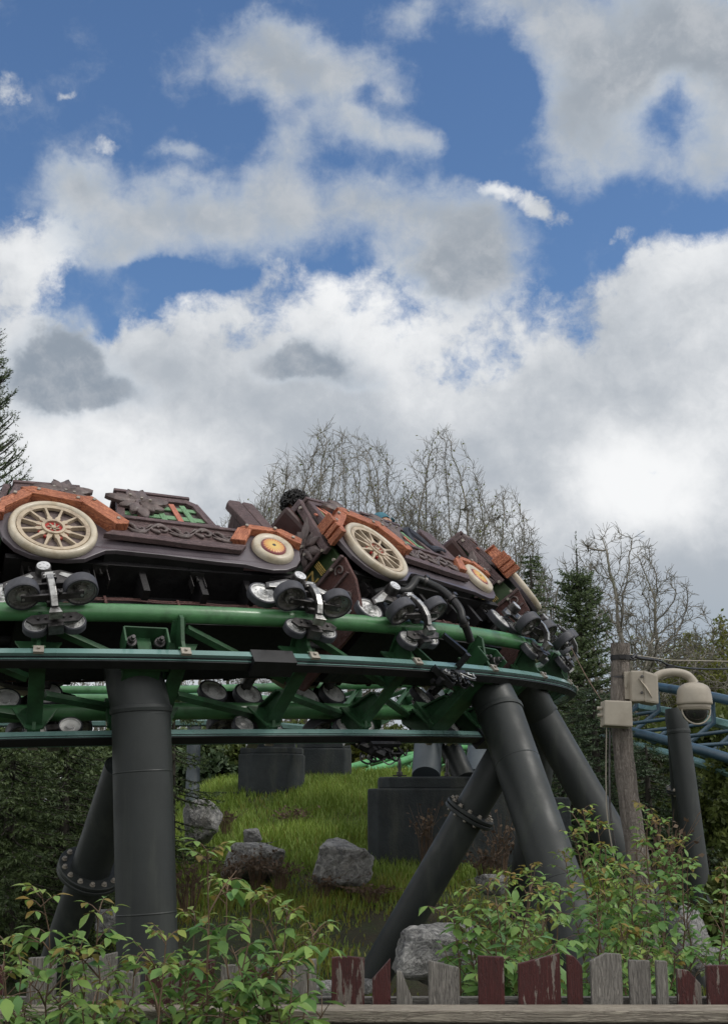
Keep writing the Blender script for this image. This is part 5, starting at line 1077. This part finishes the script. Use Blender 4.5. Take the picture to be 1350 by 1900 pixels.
# ------------------------------------------------------------------ dry weeds and bramble stems
def weed(px, py, Y, h, label, seed, n=30, spread=.25, mtl='dead_leaf', st='dry_stem', nleaf=120, z=None):
    b_ = gp(px, py, Y); b_.z = at(px, py, Y).z; rr = random.Random(seed); root = thing('dry_weed', b_, label, 'dry weed', 'dry weeds on the bank'); mb = MB(); C = []
    for k in range(n):
        a = rr.uniform(0, 6.283); s_ = rr.uniform(.1, 1)*spread; H = h*rr.uniform(.5, 1); p1 = Vector((math.cos(a)*s_*.4, math.sin(a)*s_*.4, H*.55)); p2 = Vector((math.cos(a)*s_*rr.uniform(.6, 1.4), math.sin(a)*s_, H*rr.uniform(.75, 1.05)))
        mb.tube([Vector((math.cos(a)*.05, math.sin(a)*.05, -.05)), p1, p2], [.004, .003, .0015], 4, caps=False); C += [tuple(p1.lerp(p2, rr.random())+Vector((rr.gauss(0, .02), rr.gauss(0, .02), 0))) for _ in range(max(1, nleaf//n))]
    obj('stems', mb, st, root); leaf_cloud('dead_leaves', np.array(C), .02+.02*rng.random(len(C)), mtl, root); return root
for i, (px, py, Y, h, lb) in enumerate(((475, 1640, 14.5, .42, 'reddish dry stems over the broad low boulder'), (520, 1640, 14.3, .30, 'dry stems at the right end of the broad low boulder'), (430, 1640, 14.3, .30, 'dry tangle left of the broad low boulder'), (690, 1665, 14.0, .14, 'flattened brown straw at the foot of the lone angular boulder'), (420, 1540, 17, .30, 'dark red weeds on the grass near the pale veined boulder'), (540, 1530, 17.5, .25, 'russet weeds high on the grassy bank'), (790, 1600, 15.0, .75, 'tall dried umbels before the biggest footing'), (840, 1605, 14.8, .55, 'dried umbels between the strut and the biggest footing'), (930, 1610, 14.5, .6, 'dry weeds right of the strut flange'), (985, 1620, 13.8, .7, 'dry weeds behind the strutted column'), (900, 1630, 13.4, .35, 'dry tangle by the flat pale boulder'), (350, 1680, 11.5, .45, 'dry brown weeds beside the left pillar foot'), (600, 1660, 14.2, .28, 'withered weeds left of the lone angular boulder'), (1240, 1660, 10.0, .6, 'bare brown bramble stems under the right column'))):
    weed(px, py, Y, h, lb, 500+i, n=46 if h < .5 else 34, spread=.38 if h < .5 else .3, nleaf=120 if h < .5 else 70)
# ------------------------------------------------------------------ leafy shrubs in front
def leaf_mesh(P0, D, Nn, L, Wd, bend, fold):
    """arrays of folded, drooping pointed leaves"""
    n = len(P0); S = np.cross(D, Nn); S /= np.linalg.norm(S, axis=1)[:, None]; Nn = np.cross(S, D)
    prof = [(0, 0), (.22, .62), (.48, 1.), (.75, .68), (1., 0)]; V = []
    for (t_, w_) in prof:
        c_ = P0+D*(L*t_)[:, None]-Nn*(bend*L*t_*t_)[:, None]
        if w_ == 0: V.append(c_)
        else: V += [c_-S*(Wd*.5*w_)[:, None]+Nn*(fold*Wd*w_)[:, None], c_, c_+S*(Wd*.5*w_)[:, None]+Nn*(fold*Wd*w_)[:, None]]
    V = np.stack(V, 1)   # 0 | 1 2 3 | 4 5 6 | 7 8 9 | 10
    q4 = [(1, 2, 5, 4), (2, 3, 6, 5), (4, 5, 8, 7), (5, 6, 9, 8), (0, 2, 1, 1), (0, 3, 2, 2), (7, 8, 10, 10), (8, 9, 10, 10)]
    tri = []
    for q_ in q4:
        tri.append((q_[0], q_[1], q_[2])); 
        if q_[3] not in q_[:3]: tri.append((q_[0], q_[2], q_[3]))
    o = (np.arange(n)*11)[:, None]; Fq = np.concatenate([np.array(t_)[None, :]+o for t_ in tri]); return V.reshape(-1, 3), Fq
def rose(px_list, Y, label, seed, leaf=.055, zb=.0, group=None, density=1., red=.25, tall=None, base_px=None):
    """px_list: tips of the shoots (px, py); the shoots arch up from a common base"""
    rr = random.Random(seed); rg = np.random.default_rng(seed); tips = [at(px, py, Y+rr.uniform(-.18, .18)*Y/4) for px, py in px_list]
    bx = sum(t_.x for t_ in tips)/len(tips) if base_px is None else at(base_px, 1800, Y).x; base = Vector((bx, Y, zb)); root = thing('leafy_shrub', base, label, 'shrub', group); st = MB(); P0 = []; D = []; Nn = []; L = []; Wd = []; T0 = []; T1 = []
    def leafset(p, d, k, age):
        # a compound leaf: stalk with 3 to 5 drooping leaflets
        side = (Matrix.Rotation(rr.uniform(0, 6.283), 3, d) @ d.orthogonal()).normalized(); pd = (side*.9+Vector((0, 0, .45))+d*.2).normalized(); sl = leaf*rr.uniform(.8, 1.5)*(.6+.5*age); q_ = p+pd*sl
        st.tube([p, p.lerp(q_, .5)+Vector((0, 0, .004)), q_], [.0018, .0014, .001], 4, caps=False)
        nl = rr.choice((3, 3, 5)) ; lat = pd.cross(Vector((0, 0, 1))).normalized()
        for j in range(nl):
            if j == 0: dd = pd; o = q_
            else: s_ = 1 if j % 2 else -1; dd = (pd*.35+lat*s_*.95).normalized(); o = p+pd*sl*(.92 if j < 3 else .55)
            dd = (dd+Vector((rr.gauss(0, .12), rr.gauss(0, .12), -.25-.25*rr.random()))).normalized(); up_ = (Vector((rr.gauss(0, .25), rr.gauss(0, .25), 1))).normalized()
            P0.append(o); D.append(dd); Nn.append(up_); ll = leaf*rr.uniform(.7, 1.25)*(.45+.6*age); L.append(ll); Wd.append(ll*rr.uniform(.46, .60)); T0.append(np.clip(.15+.55*(1-age)+rr.gauss(0, .2), 0, 1)); T1.append((.75 if rr.random() < red*2.2 else .2) if age < .35 and rr.random() < .6 else (.25 if rr.random() < red*.25 else 0))
    for ti, tip in enumerate(tips):
        b0 = base+Vector((rr.uniform(-.06, .06)+(tip.x-bx)*(.45 if Y < 4.6 or len(px_list) < 5 else .25), rr.uniform(-.12, .12), 0)); H = (tip-b0).length; mid = b0.lerp(tip, .5)+Vector((rr.uniform(-.06, .06), rr.uniform(-.06, .06), .05*H)); n = 14
        pts = []
        for i in range(n+1):
            t_ = i/n; p = b0*(1-t_)**2+mid*2*t_*(1-t_)+tip*t_*t_; pts.append(p+Vector((rr.gauss(0, .006), rr.gauss(0, .006), 0)))
        st.tube(pts, [.006*(1-.75*i/n)*(1 if Y < 5 else 1.2) for i in range(n+1)], 6, caps=False)
        vis = max(.0, 1-1.1*(tip.z-.55)/max(.1, tip.z)) if Y < 5 else .1
        m_ = int((tip.z-.6 if Y < 5 else H*.85)/(leaf*.42)*density)
        for k in range(max(6, m_)):
            t_ = 1-(k+rr.random())/max(6, m_)*(min(1, (tip.z-.6)/H) if Y < 5 else .85); i = min(n-1, max(0, int(t_*n))); p = pts[i].lerp(pts[i+1], t_*n-i); d = (pts[i+1]-pts[i]).normalized(); age = min(1, (1-t_)*H/(leaf*6)+.15)
            if Y < 4.6 and rr.random() < .12 and len(px_list) < 6: continue
            if rr.random() < .4 and t_ < .9:      # side shoot
                e = (Matrix.Rotation(rr.uniform(0, 6.283), 3, d) @ d.orthogonal()).normalized(); sl = leaf*rr.uniform(1.2, 3.2); q_ = p+(e+d*.7+Vector((0, 0, .2))).normalized()*sl; st.tube([p, p.lerp(q_, .5)+Vector((0, 0, .01)), q_], [.003, .002, .0012], 4, caps=False)
                for _ in range(3): leafset(p.lerp(q_, rr.uniform(.4, 1)), (q_-p).normalized(), k, min(1, age*.9))
            else: leafset(p, d, k, age)
        for _ in range(4): leafset(pts[-1]-Vector((0, 0, rr.uniform(0, leaf*.6))), Vector((0, 0, 1)), 0, rr.uniform(.05, .3))
    obj('stems', st.shift(-base), 'stem_red', root)
    V, Fq = leaf_mesh(np.array([tuple(p-base) for p in P0]), np.array([tuple(p) for p in D]), np.array([tuple(p) for p in Nn]), np.array(L), np.array(Wd), .35*np.ones(len(L))*rg.uniform(.3, 1.4, len(L)), .12*rg.uniform(.2, 1.6, len(L)))
    tt = np.zeros((len(L), 11, 3)); tt[:, :, 0] = np.array(T0)[:, None]; tt[:, :, 1] = np.array(T1)[:, None]
    npmesh('foliage', V, Fq, 'rose_leaf', root, tint=tt.reshape(-1, 3), smooth=True); return root
GL, GR = 'leafy shrubs in front of the fence', 'leafy shrubs behind the fence'
rose([(82, 1660), (35, 1790), (10, 1745), (120, 1770)], 3.75, 'leafy shrub with a tall red-tipped shoot near the left edge', 601, group=GL, leaf=.058, density=.5)
rose([(185, 1690), (150, 1755), (250, 1790)], 3.7, 'leafy shrub before the left pillar with a reddish tip', 602, group=GL, leaf=.058, density=.5)
rose([(308, 1735), (285, 1795), (345, 1800)], 3.65, 'low leafy shrub at the foot of the left pillar', 603, group=GL, leaf=.058, density=.5)
rose([(385, 1575), (365, 1700), (420, 1640)], 3.75, 'tallest shoot with pointed leaves right of the left pillar', 604, group=GL, leaf=.058, density=.45)
rose([(460, 1665), (500, 1655), (530, 1690)], 3.7, 'leafy shrub with reddish tips left of the lone bare grey picket', 605, group=GL, leaf=.052, density=.5)
rose([(575, 1725), (540, 1790), (495, 1800)], 3.7, 'leaning shoot reaching over the grey picket toward the worn red one', 606, group=GL, leaf=.058, density=.5)
rose([(40, 1860), (110, 1855), (180, 1858), (240, 1860), (300, 1860), (370, 1860), (430, 1855), (490, 1862)], 3.6, 'low dark leaves covering the fence rail at lower left', 607, group=GL, leaf=.055, density=1.15, red=.06)
rose([(5, 1800), (60, 1810), (140, 1815), (200, 1822)], 3.85, 'dense leaf cluster against the leftmost pickets', 608, group=GL, leaf=.056, density=.35, red=.1)
rose([(330, 1800), (400, 1800), (460, 1790), (520, 1830)], 3.85, 'dense leaf cluster against the dark red pickets at left', 609, group=GL, leaf=.056, density=.3, red=.1)
rose([(868, 1652), (900, 1640), (938, 1625), (840, 1690), (975, 1650), (1010, 1700), (880, 1715), (955, 1725), (920, 1680), (990, 1735), (905, 1770), (940, 1785), (870, 1740)], 4.5, 'bushy green shrub hanging over the red pickets, left of the cathedral-grained one', 610, group=GR, leaf=.052, density=.62, red=.3, base_px=925)
rose([(985, 1605), (1010, 1640), (1035, 1650)], 5.4, 'shrub with a bronze tip against the leaning column', 611, base_px=950, group=GR, leaf=.052, density=.45, red=.3)
rose([(1080, 1500), (1060, 1545), (1105, 1530), (1120, 1570), (1050, 1590), (1150, 1600)], 6.4, 'tall shrub climbing in front of the leaning column, left of the timber pole', 612, base_px=1165, group=GR, leaf=.062, density=.48)
rose([(1200, 1500), (1225, 1520), (1180, 1560), (1240, 1560), (1210, 1600)], 6.6, 'tall shrub right of the timber pole', 613, group=GR, leaf=.060, density=.45, red=.4)
rose([(1110, 1655), (1140, 1640), (1170, 1680), (1200, 1650), (1235, 1670), (1150, 1715), (1190, 1730), (1110, 1610), (1160, 1620)], 5.7, 'dense shrub hiding the lower part of the timber pole', 614, base_px=1175, group=GR, leaf=.060, density=.5, red=.25)
rose([(1275, 1600), (1265, 1560)], 6.6, 'thin shrub branches crossing the far right column', 615, group=GR, leaf=.05, density=.5)
rose([(1345, 1620), (1335, 1660), (1370, 1680)], 6.2, 'shrub at the right edge above the dark red picket', 616, group=GR, leaf=.052, density=.5)
rose([(1165, 1770), (1200, 1765), (1245, 1770), (1140, 1775)], 5.0, 'low green sprigs above the two narrow grey pickets', 617, group=GR, leaf=.05, density=.8, red=.15)
